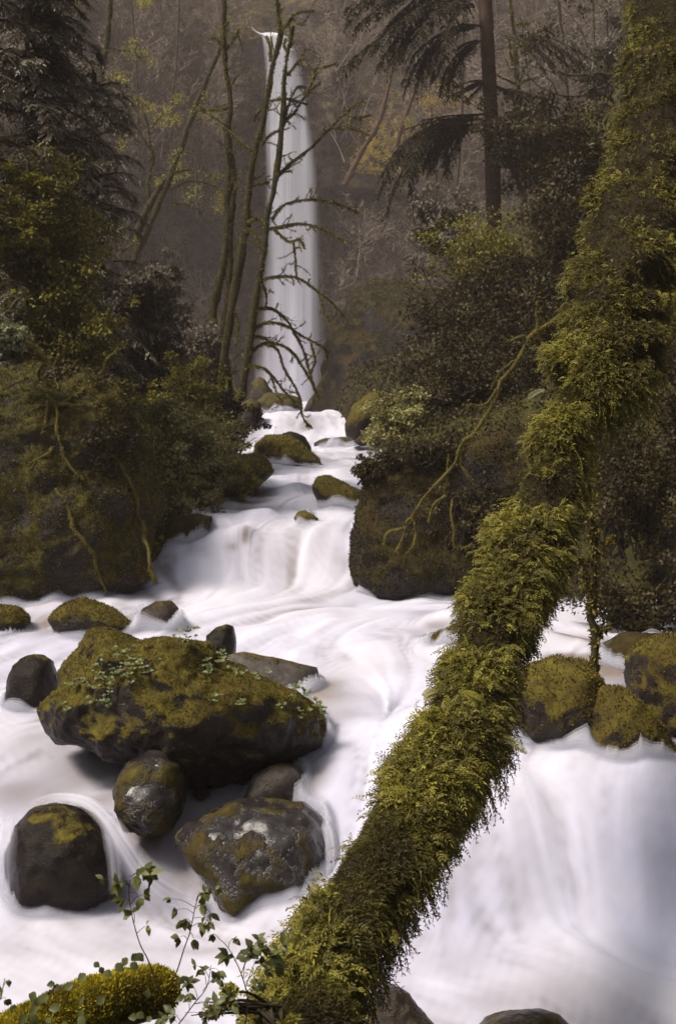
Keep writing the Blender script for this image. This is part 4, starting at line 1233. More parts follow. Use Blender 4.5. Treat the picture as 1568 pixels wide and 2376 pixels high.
# the fir at the upper right: bare trunk with drooping boughs
root = empty('fir_tree', P(1150, 620, 30), 'tall straight reddish fir trunk with dark drooping boughs, right of the golden grass', 'fir tree')
b1 = MB(); tube(b1, resample(PA([(1150, 700, 30), (1142, 380, 30), (1135, 200, 30), (1128, 60, 30), (1122, -80, 30)]), 30), np.linspace(.2, .17, 30), 12, .06, 6)
b1.build('trunk', M['firbark'], root)
mbt, mbn = MB(), MB()
for pts, L, ns in [([(1120, 275, 30), (1060, 285, 29), (1000, 310, 28.5), (960, 355, 28), (940, 420, 27.8)], .75, 240), ([(1110, 290, 30), (1070, 300, 29.5), (1020, 345, 29), (990, 400, 28.8)], .65, 150),
                   ([(1120, 265, 30), (1040, 280, 29.2), (990, 300, 28.9)], .5, 90),
                   ([(1120, 20, 30), (1040, 10, 29), (960, 60, 28), (900, 130, 27.5)], .9, 240), ([(1120, -60, 30), (1020, -30, 28.5), (940, 20, 28), (880, 90, 27.5)], .8, 200),
                   ([(1120, 60, 30), (1060, 70, 29), (1000, 120, 28.5), (980, 200, 28.3)], .6, 120), ([(1120, 90, 30), (1080, 120, 29.5), (1050, 170, 29.2), (1045, 225, 29.1)], .5, 70), ([(1125, 190, 30), (1100, 200, 29.5), (1060, 225, 29.2)], .35, 40),
                   ([(1110, -90, 30), (1030, -60, 30), (930, -40, 29), (860, 20, 28.5)], .8, 160), ([(1150, 330, 30), (1200, 370, 29), (1260, 440, 28.5)], .7, 110), ([(1150, 200, 30), (1230, 240, 29), (1300, 320, 28.5)], .7, 120), ([(1150, 80, 30), (1240, 100, 29), (1330, 180, 28.5)], .6, 70)]:
    c = resample(PA(pts), 12)
    for w_ in range(8):
        a_ = c + rng.normal(0, 1, 3) * np.linspace(0, L * .55, 12)[:, None] * np.array([1, 1, .6])
        k0 = rng.integers(0, 4)
        spray_branch(mbn, mbt, a_[k0:], .03, L * .42, ns * .42, .05, 5, 1.2, taper=False)
mbt.build('branches', M['bark'], root)
mbn.build('foliage', M['darkneedle'], root)

# ------------------------------------------------------------------ shrubs
def ground_hit(px, py):
    dd = np.exp(np.linspace(math.log(6), math.log(84), 160))
    q = np.array([P(px, py, a)[:] for a in dd])
    below = terrain_z(q[:, 0], q[:, 1]) > q[:, 2]
    return float(dd[np.argmax(below)]) if below.any() else 99.0
def shrub(label, px, py, rx, ry, d, mat, n, leaf, seed=0, depth=None, stems=14, name='shrub', cat='shrub', clump=0.16, elong=1.9, group=None):
    k = px2m(d)
    c = np.array(P(px, py, d)[:])
    RX, RZ = rx * k, ry * k
    RY = depth or (RX + RZ) * .45
    base = c + np.array([0, 0.1, -RZ * 1.0])

    root = empty(name, Vector(base), label, cat, group)
    nc = max(20, n // 26)
    g = rand_dirs(nc) * (rng.random((nc, 1)) ** (1 / 2.2))
    shape = 1 + 0.75 * fbm(g * 2.2, 1, 3, seed + 2)
    cc = c + g * np.stack([RX * shape, RY * shape, RZ * shape], -1)
    dens = fbm(cc, 1.1 / max(RX, .2), 3, seed + 7)
    cc = cc[dens > -0.15]
    idx = rng.integers(0, len(cc), n)
    cl = clump * max(RX, RZ)
    p = cc[idx] + rng.normal(0, cl * .55, (n, 3)) * np.array([1, 1, .6])
    crnd = rng.random(len(cc))[idx]
    out = norm(p - c)
    nn = norm(rng.normal(0, .55, (n, 3)) + out * .5 + np.array([0, -.1, .8]))
    dd = rand_dirs(n) + out * .4 + np.array([0, 0, -.25])
    mf = MB()
    leaves(mf, p, dd, nn, leaf * elong * rng.uniform(.5, 1.25, n), leaf, np.clip(.55 * crnd + .45 * rng.random(n), 0, 1))
    ms = MB()
    for j in range(stems * 2):
        e = cc[rng.integers(0, len(cc))]
        b0 = base + np.array([rng.normal(0, RX * .25), rng.normal(0, RY * .2), 0])
        mid = (b0 + e) / 2 + rng.normal(0, RX * .12, 3)
        q = resample([b0, mid, e + (e - mid) * rng.uniform(.1, .9) + np.array([0, 0, -.1 * RZ])], 9)
        tube(ms, q, np.linspace(.006 + .0006 * d, .0015 + .0001 * d, 9), 4, cap=False)
    tag(ms.build('stems', M['bark'], root), kind='stuff')
    tag(mf.build('foliage', M[mat], root), kind='stuff')
    return root

SH = [
 ('leafy gray-green shrub on the left bank above the mossy bluff edge', 385, 1000, 135, 125, 14.2, 'greenleaf', 15000, .032),
 ('low leafy shrub hanging over the left bank beside the middle cascade', 400, 1150, 85, 75, 13.6, 'greenleaf', 9000, .03),
 ('pale green leafy clump at the stream edge, left bank', 470, 1080, 80, 60, 14.6, 'greenleaf', 6000, .03),
 ('bright feathery clump spilling over the bright mossy ledge rock', 540, 1110, 62, 42, 15.4, 'yellowleaf', 5000, .026),
 ('yellow-green bush below the conifers at the left', 110, 600, 130, 190, 13.4, 'yellowleaf', 17000, .032),
 ('yellow-green bush at the left edge under the small conifer', 20, 480, 90, 90, 12.8, 'yellowleaf', 7000, .03),
 ('dim olive bush under the yellow-green bush at the left', 150, 800, 130, 90, 13.0, 'yellowleaf', 9000, .03),
 ('pale sprig of round leaves at the left edge, mid height', 25, 775, 50, 55, 11.2, 'paleleaf', 1300, .03),
 ('gray bushy growth on the left slope below the leaning trunk', 320, 730, 95, 110, 19, 'grayleaf', 9000, .045),
 ('gray shrub descending the left slope toward the fall', 380, 830, 70, 70, 19.5, 'grayleaf', 6000, .045),
 ('small gray shrub at the foot of the double-stemmed tree', 460, 840, 52, 90, 23.5, 'grayleaf', 5500, .05),
 ('olive shrub on the left bank behind the leafy gray-green shrub', 450, 930, 80, 80, 17, 'yellowleaf', 6500, .035),
 ('brown scrub at the base of the three slender trees', 525, 970, 62, 75, 21, 'darkleaf', 6000, .045),
 ('twiggy scrub on the left bank just above the midstream boulder', 520, 1035, 60, 40, 19, 'greenleaf', 3000, .035),
 ('dark undergrowth on the left bluff top', 130, 900, 150, 50, 12.2, 'darkleaf', 6500, .03),
 ('dim leafy growth on the face of the left bluff', 240, 1060, 70, 110, 11.6, 'darkleaf', 4000, .026),
 ('gray-green leafy clump overhanging the stream at the top of the right bluff', 925, 985, 85, 80, 13.2, 'greenleaf', 10000, .024),
 ('thin twiggy spray dipping into the stream from the right bluff', 850, 1070, 32, 38, 13.0, 'greenleaf', 500, .018),
 ('dark shrub on the right bank behind the mossy roots', 1080, 900, 150, 90, 14.5, 'darkleaf', 12000, .032),
 ('olive-brown thicket on the right slope above the mossy branch', 1130, 720, 180, 110, 18, 'darkleaf', 15000, .04),
 ('yellow-green leafy bush on the right slope below the fir', 1130, 590, 130, 80, 22, 'yellowleaf', 7000, .04),
 ('dull brown brush left of the fir trunk base', 1030, 510, 80, 75, 26, 'grayleaf', 6000, .06),
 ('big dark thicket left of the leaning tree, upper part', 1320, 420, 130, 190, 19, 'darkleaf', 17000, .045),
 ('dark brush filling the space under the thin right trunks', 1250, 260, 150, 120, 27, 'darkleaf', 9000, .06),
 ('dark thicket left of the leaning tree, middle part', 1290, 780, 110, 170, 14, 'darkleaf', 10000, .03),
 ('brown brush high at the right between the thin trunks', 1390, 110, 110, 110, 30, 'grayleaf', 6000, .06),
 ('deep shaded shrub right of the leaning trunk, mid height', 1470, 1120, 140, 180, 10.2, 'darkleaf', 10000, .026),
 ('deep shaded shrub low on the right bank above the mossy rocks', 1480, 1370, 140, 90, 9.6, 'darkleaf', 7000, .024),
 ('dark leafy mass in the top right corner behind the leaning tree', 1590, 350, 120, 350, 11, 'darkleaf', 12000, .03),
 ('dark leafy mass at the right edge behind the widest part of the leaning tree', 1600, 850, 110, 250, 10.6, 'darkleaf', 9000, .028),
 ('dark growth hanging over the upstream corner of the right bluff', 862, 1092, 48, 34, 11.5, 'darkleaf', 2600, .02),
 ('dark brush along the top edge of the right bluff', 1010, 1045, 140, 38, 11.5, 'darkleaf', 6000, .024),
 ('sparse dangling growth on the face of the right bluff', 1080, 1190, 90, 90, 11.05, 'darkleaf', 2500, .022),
 ('small ferny bush glowing beside the leaning tree high up', 1365, 470, 30, 45, 9.5, 'yellowleaf', 900, .02),
]
for i, sdef in enumerate(SH):
    lab, px, py, rx, ry, d, mat, n, lf = sdef
    shrub(lab, px, py, rx, ry, d, mat, n, lf, seed=i)

def cover(name, label, mat, n, size, side, ymax=45):
    y = np.exp(rng.uniform(math.log(8.5), math.log(ymax), n))
    if side < 0:
        x = xl(y) - 0.15 - np.abs(rng.normal(0, 1, n)) * (0.9 + y * .12)
    else:
        x = xr(y) + 0.15 + np.abs(rng.normal(0, 1, n)) * (0.9 + y * .14)
    z = terrain_z(x, y) + np.abs(rng.normal(0, 1, n)) * 0.004 * y
    p = np.stack([x, y, z], -1)
    sc = size * (y / 14) ** .8
    mf = MB()
    leaves(mf, p, rand_dirs(n) + [0, 0, .4], norm(rng.normal(size=(n, 3)) * .6 + [0, -.4, .8]), sc * rng.uniform(.6, 1.5, n) * 1.7, sc * .8, rng.random(n))
    tag(mf.build(name, M[mat]), label, 'undergrowth', kind='stuff')
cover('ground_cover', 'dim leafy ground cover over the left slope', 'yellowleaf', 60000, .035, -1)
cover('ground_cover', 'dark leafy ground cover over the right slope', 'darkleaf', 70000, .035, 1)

# unseen trees: added to shade the right bank, and forest behind dimming the fronts
def canopy(name, label, cx, cy, cz, rx, ry, rz, n, base_z, tr=.16):
    root = empty(name, Vector((cx, cy, base_z)), label, 'tree')
    b1 = MB(); tube(b1, resample([(cx, cy, base_z), (cx + .1, cy, cz * .5), (cx, cy, cz + rz * .6)], 20), np.linspace(tr, tr * .3, 20), 8, .1)
    b1.build('trunk', M['bark'], root)
    g = rand_dirs(n // 20) * rng.random((n // 20, 1)) ** .4 * np.array([rx, ry, rz]) + np.array([cx, cy, cz])
    p = g[rng.integers(0, len(g), n)] + rng.normal(0, .28, (n, 3))
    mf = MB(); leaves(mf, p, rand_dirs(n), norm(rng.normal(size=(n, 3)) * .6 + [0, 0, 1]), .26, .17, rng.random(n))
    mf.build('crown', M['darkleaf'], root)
for q in [('broad unseen tree added to shade the right bluff, above the frame', 5.2, 12.5, 8.2, 3.2, 3.4, 1.7, 7000, -.5), ('broad unseen tree added to shade the far right bank, above the frame', 8.5, 19, 12, 4.5, 4.5, 2.5, 8000, 1.0), ('unseen tree added to shade the right rocks, just outside the frame', 5.6, 7.0, 5.6, 2.4, 2.6, 1.5, 6000, -1.6)]:
    canopy('unseen_shade_tree', *q)
for k in range(9):
    a = math.radians(-100 - k * 20)
    canopy('unseen_shade_tree', 'tree %s the viewpoint, outside the frame' % ['left of', 'close on the left behind', 'on the left behind', 'back left of', 'straight behind', 'back right of', 'on the right behind', 'close on the right behind', 'right of'][k],
           9 * math.sin(a), 2 + 9.5 * math.cos(a), 1.2, 2.2, 2.2, 3.0, 3500, -2.0)

# ------------------------------------------------------------------ mossy roots and fallen branches
def bvh_of(v, f):
    return BVHTree.FromPolygons([tuple(p) for p in v], [tuple(int(a) for a in q) for q in f])
RBB, LBB, BIG = bvh_of(rbv, rbf), bvh_of(lbv, lbf), bvh_of(bv, bf)

def on_surface(bvh, px, py, fallback):
    r_ = ray(px, py).normalized()
    h = bvh.ray_cast(Vector((0, 0, 0)), r_)
    if h[0] is None:
        return np.array(P(px, py, fallback)[:])
    return np.array((h[0] + h[1] * 0.03)[:])

def rootset(name, label, cat, lines, bvh, fallback, r, dens=420, ml=.022, mat='rootmoss'):
    first = on_surface(bvh, *lines[0][0][:2], fallback) if bvh else np.array(P(*lines[0][0][:2], fallback)[:])
    root = empty(name, Vector(first), label, cat)
    mo = MB()
    for j, (pts, r0, r1) in [(j, (l[0:-2], l[-2], l[-1])) for j, l in enumerate(lines)]:
        q = [on_surface(bvh, p[0], p[1], fallback) if bvh else np.array(P(p[0], p[1], p[2] if len(p) > 2 else fallback)[:]) for p in pts]
        c = resample(q, 30)
        c += np.stack([fbm(c, 5, 3, j), fbm(c, 5, 3, j + 3) * .3, fbm(c, 5, 3, j + 6)], -1) * .035
        rad = np.linspace(r0, r1, 30) * px2m(fallback) * (1 + .25 * fbm(c, 9, 2, j))
        b1 = MB(); tube(b1, c, rad, 7, .15, 14)
        b1.build('limb', M[mat], root)
        moss_on(mo, c, rad, dens, ml, .4)
    tag(mo.build('moss', M['mossfuzz'], root), kind='stuff')
    return root
rootset('mossy_roots', 'yellowish mossy roots crawling down the left bluff, star-shaped at the top', 'roots',
    [[(45, 778), (80, 808), (107, 833), (90, 878), (110, 923), (125, 943), (135, 988), (145, 1033), (165, 1093), (185, 1113), 5, 3], [(125, 943), (160, 948), (200, 948), (245, 953), 5, 2], [(118, 943), (100, 945), (85, 953), 5, 3],
     [(128, 940), (160, 928), (185, 913), (215, 893), (245, 850), (270, 803), 4, 1.5], [(107, 833), (125, 822), 3, 2], [(118, 1030), (112, 1058), (75, 1088), 4, 2], [(138, 1130), (165, 1203), (200, 1258), (225, 1313), (245, 1370), 5, 4],
     [(262, 1063), (300, 1133), (318, 1213), (352, 1303), (362, 1350), 5, 4], [(115, 945), (110, 975), (100, 1000), 4, 2], [(130, 850), (135, 900), (128, 940), 3, 2]], LBB, 11.2, 4)
rootset('mossy_roots', 'long mossy branch sloping down the dark right bluff with dangling rootlets', 'fallen branch',
    [[(1300, 730), (1285, 738), (1235, 773), (1205, 828), (1155, 903), (1110, 988), (1070, 1033), (1050, 1083), (1005, 1138), (960, 1188), (940, 1228), (915, 1283), 7, 3], [(1235, 773), (1240, 740), (1245, 705), 5, 3], [(1215, 785), (1185, 790), (1165, 780), 4, 2],
     [(1240, 780), (1262, 820), (1275, 850), 4, 2], [(1070, 1040), (1070, 1093), (1095, 1118), (1110, 1130), 4, 1.5], [(1035, 1153), (1005, 1175), (990, 1210), 4, 2], [(1048, 1160), (1050, 1253), (1075, 1273), (1100, 1265), 4, 2], [(1155, 905), (1120, 940), (1090, 940), 4, 2],
     [(1200, 830), (1165, 860), (1145, 900), 3.5, 2], [(945, 1220), (965, 1190), (985, 1200), 3, 2], [(940, 1225), (900, 1235), (895, 1262), (910, 1285), 4, 2], [(955, 1195), (960, 1240), (940, 1290), 3.5, 2], [(1040, 1060), (1035, 1110), (1040, 1140), 3, 2]], None, 10.7, 4)
rootset('fallen_branch', 'short bare mossy stick on the slope right of the tall outcrop', 'fallen branch', [[(935, 785), (965, 810), (1000, 842), 3, 2]], None, 20.0, 4, 200)
rootset('hanging_root', 'dim blurred vertical root hanging behind the leaning trunk at the right', 'root',
    [[(1378, 1100), (1372, 1200), (1368, 1300), (1374, 1450), (1369, 1600), (1385, 1700), 8, 12], [(1372, 1300), (1400, 1260), (1425, 1235), 4, 2], [(1372, 1500), (1385, 1470), (1410, 1450), 5, 3], [(1370, 1400), (1350, 1330), (1345, 1280), 4, 2]], None, 7.4, 4, 900, .035, 'mossbark')

# ------------------------------------------------------------------ clover on the boulder
root = empty('clover_plants', Vector(on_surface(BIG, 310, 1560, 6.5)), 'pale green clover-like plants growing on the largest mossy boulder', 'plants')
mc = MB()
for (px, py, n_, sp) in [(255, 1530, 16, 16), (320, 1560, 34, 20), (300, 1570, 20, 20), (230, 1580, 14, 14), (190, 1590, 12, 12), (250, 1600, 12, 14), (270, 1635, 10, 14), (480, 1555, 14, 12), (515, 1530, 14, 12), (445, 1470, 12, 14), (500, 1630, 10, 8), (548, 1635, 8, 8),
                         (550, 1567, 10, 10), (700, 1610, 16, 12), (735, 1640, 14, 10), (745, 1665, 10, 6), (670, 1640, 8, 12), (585, 1585, 8, 14), (160, 1640, 6, 10), (410, 1500, 8, 16), (300, 1520, 8, 20), (235, 1630, 8, 12), (475, 1570, 10, 10), (700, 1660, 6, 10)]:
    for _ in range(int(n_ * .8)):
        q = on_surface(BIG, px + random.gauss(0, sp), py + random.gauss(0, sp * .7), 6.5)
        if abs(q[1] - 6.5) > 1.2: continue
        for j in range(3):
            a = random.uniform(0, 6.28)
            dd = np.array([[math.cos(a), -.3 + math.sin(a) * .6, .3]])
            leaves(mc, (q + np.array([0, -.01, .012]))[None], dd, np.array([[0, -.5, .8]]), .024, .02, random.random())
mc.build('foliage', M['clover'], root)

# ------------------------------------------------------------------ the leaning trunk
AX = [(690, 2560, 150, 2.85), (715, 2440, 142, 3.0), (738, 2300, 124, 3.2), (838, 2110, 120, 3.5), (918, 1970, 104, 3.75), (982, 1850, 98, 3.98), (1048, 1740, 106, 4.2), (1102, 1600, 82, 4.5), (1152, 1440, 88, 4.9),
      (1212, 1300, 98, 5.25), (1280, 1130, 82, 5.62), (1293, 1040, 72, 5.8), (1312, 985, 42, 5.9), (1335, 940, 50, 6.0), (1386, 900, 120, 6.08), (1412, 790, 128, 6.35), (1436, 680, 122, 6.6), (1474, 560, 108, 6.95), (1500, 440, 92, 7.25), (1532, 320, 88, 7.6), (1530, 200, 92, 7.95), (1552, 90, 88, 8.3), (1575, -60, 88, 8.7), (1590, -220, 85, 9.1)]
A = np.array([[*P(a[0], a[1], a[3])[:], a[2] * px2m(a[3])] for a in AX])
axc = resample(A, 240)
tc, trr = axc[:, :3], axc[:, 3] * np.interp(np.linspace(0, 1, 240), [0, .3, .5, .7, 1], [.84, .80, .84, .95, 1.0])
root = empty('leaning_tree', Vector(tc[0]), 'huge leaning moss-wrapped trunk running from bottom centre to the top right corner', 'tree')
sides = 60
d_, a_, b_ = frames(tc)
th = np.linspace(0, 2 * math.pi, sides, endpoint=False)
off = a_[:, None, :] * np.cos(th)[None, :, None] + b_[:, None, :] * np.sin(th)[None, :, None]
base = tc[:, None, :] + off * trr[:, None, None]
bq = base.reshape(-1, 3)
dsp = (fbm(bq, 3.2, 4, 6) * 0.15 + fbm(bq, 9, 3, 8) * .08).reshape(len(tc), sides)
shelf = (fbm(bq * np.array([4.5, 4.5, 9.0]), 1.0, 3, 21)).reshape(len(tc), sides)
dsp = dsp + 0.15 * np.clip(shelf, -.6, .8)
cush = np.abs(fbm(bq, 5.0, 2, 12)).reshape(len(tc), sides)
TR = trr[:, None] * (0.95 + dsp + 0.16 * (0.5 - cush))
tv = (tc[:, None, :] + off * TR[:, :, None])
f_ = []
i = np.arange(len(tc) - 1)[:, None] * sides
j = np.arange(sides)[None, :]
tf = np.stack([i + j, i + (j + 1) % sides, i + sides + (j + 1) % sides, i + sides + j], -1).reshape(-1, 4)
tvf = tv.reshape(-1, 3)
# face orientation check
mb = MB(); mb.add(tvf, tf)
M['logbark'] = solid_noise_mat('log_bark', (0.016, 0.011, 0.006), (0.05, 0.036, 0.014), 9, c3=(0.10, 0.08, 0.018), bump=.9)
mb.build('trunk', M['logbark'], root)

def trunk_pts(n, t0=0.0, t1=1.0):
    t = rng.uniform(t0, t1, n) * (len(tc) - 1.001)
    ai = rng.uniform(0, sides, n)
    i0 = t.astype(int); j0 = ai.astype(int) % sides
    fi, fj = (t - i0)[:, None], (ai - ai.astype(int))[:, None]
    j1 = (j0 + 1) % sides
    p = (tv[i0, j0] * (1 - fj) + tv[i0, j1] * fj) * (1 - fi) + (tv[i0 + 1, j0] * (1 - fj) + tv[i0 + 1, j1] * fj) * fi
    c = tc[i0] * (1 - fi) + tc[i0 + 1] * fi
    global last_shelf
    last_shelf = shelf[i0, j0]
    return p, norm(p - c), t / (len(tc) - 1), d_[i0]

# short dense moss everywhere, its hollows coloured darker as painted shade
area_w = 1.0
n = 120000
p, nn, tt, ad = trunk_pts(n)
vis = nn[:, 1] < 0.55
vis &= last_shelf > rng.normal(-.85, .12, n)
p, nn, tt, ad, sh_ = p[vis], nn[vis], tt[vis], ad[vis], last_shelf[vis]
k = len(p)
mm = MB()
sz = 0.014
sprigs(mm, p, nn * .8 + rng.normal(0, .45, (k, 3)) + np.array([0, 0, -.25]), norm(rng.normal(size=(k, 3)) + np.array([0, 0, 1.2])), sz * rng.uniform(.7, 1.4, k), sz * .27, 3, np.clip(.36 + .45 * sh_ + .25 * fbm(p, 4.5, 3, 2) + rng.normal(0, .12, k), 0, 1), .5)
tag(mm.build('moss', M['moss'], root), kind='stuff')
# tufts: cushions of longer sprays in shelves, drooping at the tips
def tufts(nt, per, L, W, kk, t0, t1, droop, spreadr, filt=None, down=.3, rb=.15):
    p, nn, tt, ad = trunk_pts(nt, t0, t1)
    ok = (nn[:, 1] < 0.6) & (last_shelf > rng.normal(.12, .12, len(p)))
    if filt is not None: ok &= filt(p, nn, tt)
    p, nn, ad = p[ok], nn[ok], ad[ok]
    k = len(p)
    rn = rng.random(k) * .55 + rb
    P_ = np.repeat(p, per, 0) + rng.normal(0, spreadr, (k * per, 3))
    N_ = np.repeat(nn, per, 0)
    kkN = k * per
    ax = N_ * .75 + rng.normal(0, .45, (kkN, 3)) + np.array([0, -.05, -down])
    up = norm(rng.normal(0, .4, (kkN, 3)) + np.array([0, -.35, 1.0]))
    sprigs(mtu, P_, ax, up, L * rng.uniform(.55, 1.25, kkN), W, kk, np.clip(np.repeat(rn, per) + rng.normal(0, .1, kkN), 0, 1), droop)
mtu = MB()
tufts(3200, 11, .040, .0062, 4, 0.0, 0.36, .9, .019)
tufts(5000, 10, .036, .0064, 4, 0.30, 0.62, .9, .021)
tufts(8500, 9, .032, .0068, 3, 0.5, 1.0, .9, .026)
tufts(1400, 7, .060, .0058, 5, 0.02, 0.62, 1.1, .016)
tag(mtu.build('moss_tufts', M['moss'], root), kind='stuff')
# hanging moss on the right, shaded underside
mtu = MB()
hx = MB()
def strands(n, t0, t1, Lm, side_min=.35):
    p, nn, tt, ad = trunk_pts(n * 5, t0, t1)
    ok = (nn[:, 0] > side_min) & (nn[:, 2] < 0.45)
    p, nn = p[ok][:n], nn[ok][:n]
    for q, m_ in zip(p, nn):
        L = Lm * random.uniform(.35, 1.2)
        dd = m_ * .5 + np.array([0.15, 0, -.35]); q = q.copy(); pp = [q.copy()]
        for _ in range(6):
            dd = dd + np.array([random.gauss(0, .22), random.gauss(0, .22), -.28]); dd /= np.linalg.norm(dd)
            q = q + dd * L / 6; pp.append(q.copy())
        pp = resample(pp, 12)
        tube(hx, pp, np.linspace(.0022, .001, 12), 3, cap=False)
        P_ = np.repeat(pp[2:], 3, 0); kN = len(P_)
        dr = norm(np.gradient(pp, axis=0))[2:]
        leaves(hx, P_, np.repeat(dr, 3, 0) * .7 + rng.normal(0, .5, (kN, 3)), rand_dirs(kN), .016 * rng.uniform(.6, 1.3, kN), .0042, np.clip(rng.normal(.35, .2, kN), 0, 1))
strands(240, 0.09, 0.17, .13)
strands(130, 0.17, 0.235, .09)
strands(260, 0.235, 0.33, .16)
strands(120, 0.33, 0.45, .10)
strands(160, 0.45, 0.62, .22, .1)
strands(120, 0.6, 0.8, .2)
tag(hx.build('hanging_moss', M['moss'], root), kind='stuff')

# bright foliage collar at the foot of the trunk
def fern(label, px, py, d, dirs, L, mat='greenleaf', name='fern', width=.05):
    c = np.array(P(px, py, d)[:])
    root = empty(name, Vector(c), label, 'fern')
    for dv in dirs:
        dd = norm(np.array(dv, float)); q = c.copy(); pp = [q.copy()]
        for _ in range(6):
            dd = norm(dd + np.array([0, 0, -.14])); q = q + dd * L / 6; pp.append(q.copy())
        pp = resample(pp, 20)
        mf = MB(); tube(mf, pp, np.linspace(.002, .0008, 20), 4, cap=False)
        dr = norm(np.gradient(pp, axis=0))
        sd_ = norm(np.cross(dr, [0, -.5, 1]))
        for s_ in (-1, 1):
            wv = width * np.sin(np.linspace(.35, 3.0, 20)) ** .7
            leaves(mf, pp, sd_ * s_ + dr * .45, np.tile([0, -.5, 1.], (20, 1)), wv, .0048, .4 + .3 * rng.random(20))
        mf.build('frond', M[mat], root)
fern('dark fern frond poking out right of the leaning trunk over the white water', 1165, 1712, 4.15, [(1, -.2, -.1)], .105, width=.03)
fern('pale fern draped across the leaning trunk at mid height', 1075, 1605, 4.2, [(1, -.5, .15), (.7, -.6, -.2)], .075, 'yellowleaf', width=.022)
fern('small fern sticking out left of the leaning trunk', 1020, 1605, 4.35, [(-1, -.2, .05), (-.9, -.1, .3)], .07, 'greenleaf', width=.025)
fern('tiny pale fern at the left side of the thick upper trunk', 1262, 905, 5.95, [(-1, -.2, .0)], .1, 'paleleaf', width=.03)

# ------------------------------------------------------------------ foreground bottom left: mossy log and young plants
LG = resample([1, 1, 1, .82] * np.array([[*P(a[0], a[1], a[3])[:], a[2] * px2m(a[3])] for a in [(-160, 2530, 95, 2.5), (-40, 2475, 95, 2.55), (100, 2402, 88, 2.62), (220, 2335, 78, 2.7), (320, 2310, 70, 2.78), (372, 2300, 62, 2.82), (388, 2298, 40, 2.84)]]), 60)
root = empty('mossy_log', Vector(LG[20, :3]), 'short fallen log with golden moss and ivy leaves in the bottom left corner', 'log')
d2, a2, b2 = frames(LG[:, :3])
offl = a2[:, None] * np.cos(th)[None, :, None] + b2[:, None] * np.sin(th)[None, :, None]
lq = (LG[:, None, :3] + offl * LG[:, None, 3:4]).reshape(-1, 3)
LR = LG[:, 3][:, None] * (1 + (fbm(lq, 9, 4, 3) * .16).reshape(60, sides))
lv = (LG[:, None, :3] + offl * LR[:, :, None])
i = np.arange(59)[:, None] * sides
lf = np.stack([i + j, i + (j + 1) % sides, i + sides + (j + 1) % sides, i + sides + j], -1).reshape(-1, 4)
mb = MB(); mb.add(lv.reshape(-1, 3), lf)
mb.add(np.vstack([lv[-1], LG[-1:, :3] + d2[-1] * .01]), np.array([[x, (x + 1) % sides, sides] for x in range(sides)]))
mb.build('bark', M['rootmoss'], root)
p, nn = surf_sample(lv.reshape(-1, 3), lf, 30000)
cen = LG[np.argmin(((p[:, None, ::3] - LG[None, :, 0:1]) ** 2).sum(-1), 1), :3]
nn = norm(p - cen)
nn[:, 0] *= .3; nn = norm(nn)
ok = (nn[:, 2] + .5 * fbm(p, 10, 3, 1) > -.1)
p, nn = p[ok], nn[ok]; k = len(p)
mo = MB()
leaves(mo, p, nn + rng.normal(0, .5, (k, 3)), rand_dirs(k), .011 * rng.uniform(.5, 1.4, k), .005, np.clip(.6 + .4 * fbm(p, 12, 3, 4) + rng.normal(0, .15, k), 0, 1))
M['goldmoss'] = leaf_mat('gold_moss', (0.07, 0.05, 0.010), (0.26, 0.205, 0.018), (0.58, 0.50, 0.035), .3, .7, 8)
tag(mo.build('moss', M['goldmoss'], root), kind='stuff')

def leaf_blade(mb, pos, dr, nrm, L, W, rnd):
    """serrated oval leaf with a folded midrib"""
    dr = norm(np.asarray(dr, float)); side = norm(np.cross(dr, nrm)); up = np.cross(side, dr)
    prof = [(0.0, .0), (.14, .62), (.22, .55), (.36, 1.0), (.44, .86), (.58, .88), (.66, .7), (.8, .46), (.87, .34), (1.0, 0.0)]
    cv, Lf, Rt = [], [], []
    for t, w_ in prof:
        m_ = pos + dr * L * t - up * L * .25 * t * t
        cv.append(m_); Lf.append(m_ + side * W * .5 * w_ + up * W * .16 * w_); Rt.append(m_ - side * W * .5 * w_ + up * W * .16 * w_)
    n = len(prof)
    v = np.array(cv + Lf + Rt)
    f = [[i, i + 1, n + i + 1, n + i] for i in range(n - 1)] + [[i + 1, i, 2 * n + i, 2 * n + i + 1] for i in range(n - 1)]
    mb.add(v, np.array(f), rnd)

def sprout(label, stem, twigs, d, leafL=.03, seed=0, mat='freshleaf', name='young_shrub', r0=1.9):
    r = random.Random(seed)
    k = px2m(d)
    c = resample(PA([(*p, d) for p in stem]), 24)
    root = empty(name, Vector(c[0]), label, 'plant')
    st, lf_ = MB(), MB()
    tube(st, c, np.linspace(r0, .8, 24) * k, 6)
    def cluster(q, dirv, n_, big):
        for j in range(n_):
            a = (j - (n_ - 1) / 2) * .8 + r.gauss(0, .15)
            dv = norm(np.array(dirv) + 0)
            sd_ = norm(np.cross(dv, [0, -1, .3]))
            dd = dv * math.cos(a) + sd_ * math.sin(a) + np.array([0, r.gauss(-.2, .3), -.35])
            leaf_blade(lf_, q, dd, norm(np.array([r.gauss(0, .4), -.55, .8])), leafL * big * r.uniform(.7, 1.15), leafL * big * r.uniform(.5, .7), r.random())
    for (p0, p1, nl, big) in twigs:
        q = resample(PA([(*p0, d), ((p0[0] + p1[0]) / 2 + r.uniform(-4, 4), (p0[1] + p1[1]) / 2 - 6, d - .02), (*p1, d - r.uniform(0, .06))]), 8)
        tube(st, q, np.linspace(.9, .5, 8) * k, 4, cap=False)
        cluster(q[-1], q[-1] - q[-3], nl, big)
        if nl > 3:
            cluster(q[4], q[5] - q[3], 2, big * .8)
    st.build('stem', M['stem'], root)
    lf_.build('foliage', M[mat], root)
    return root
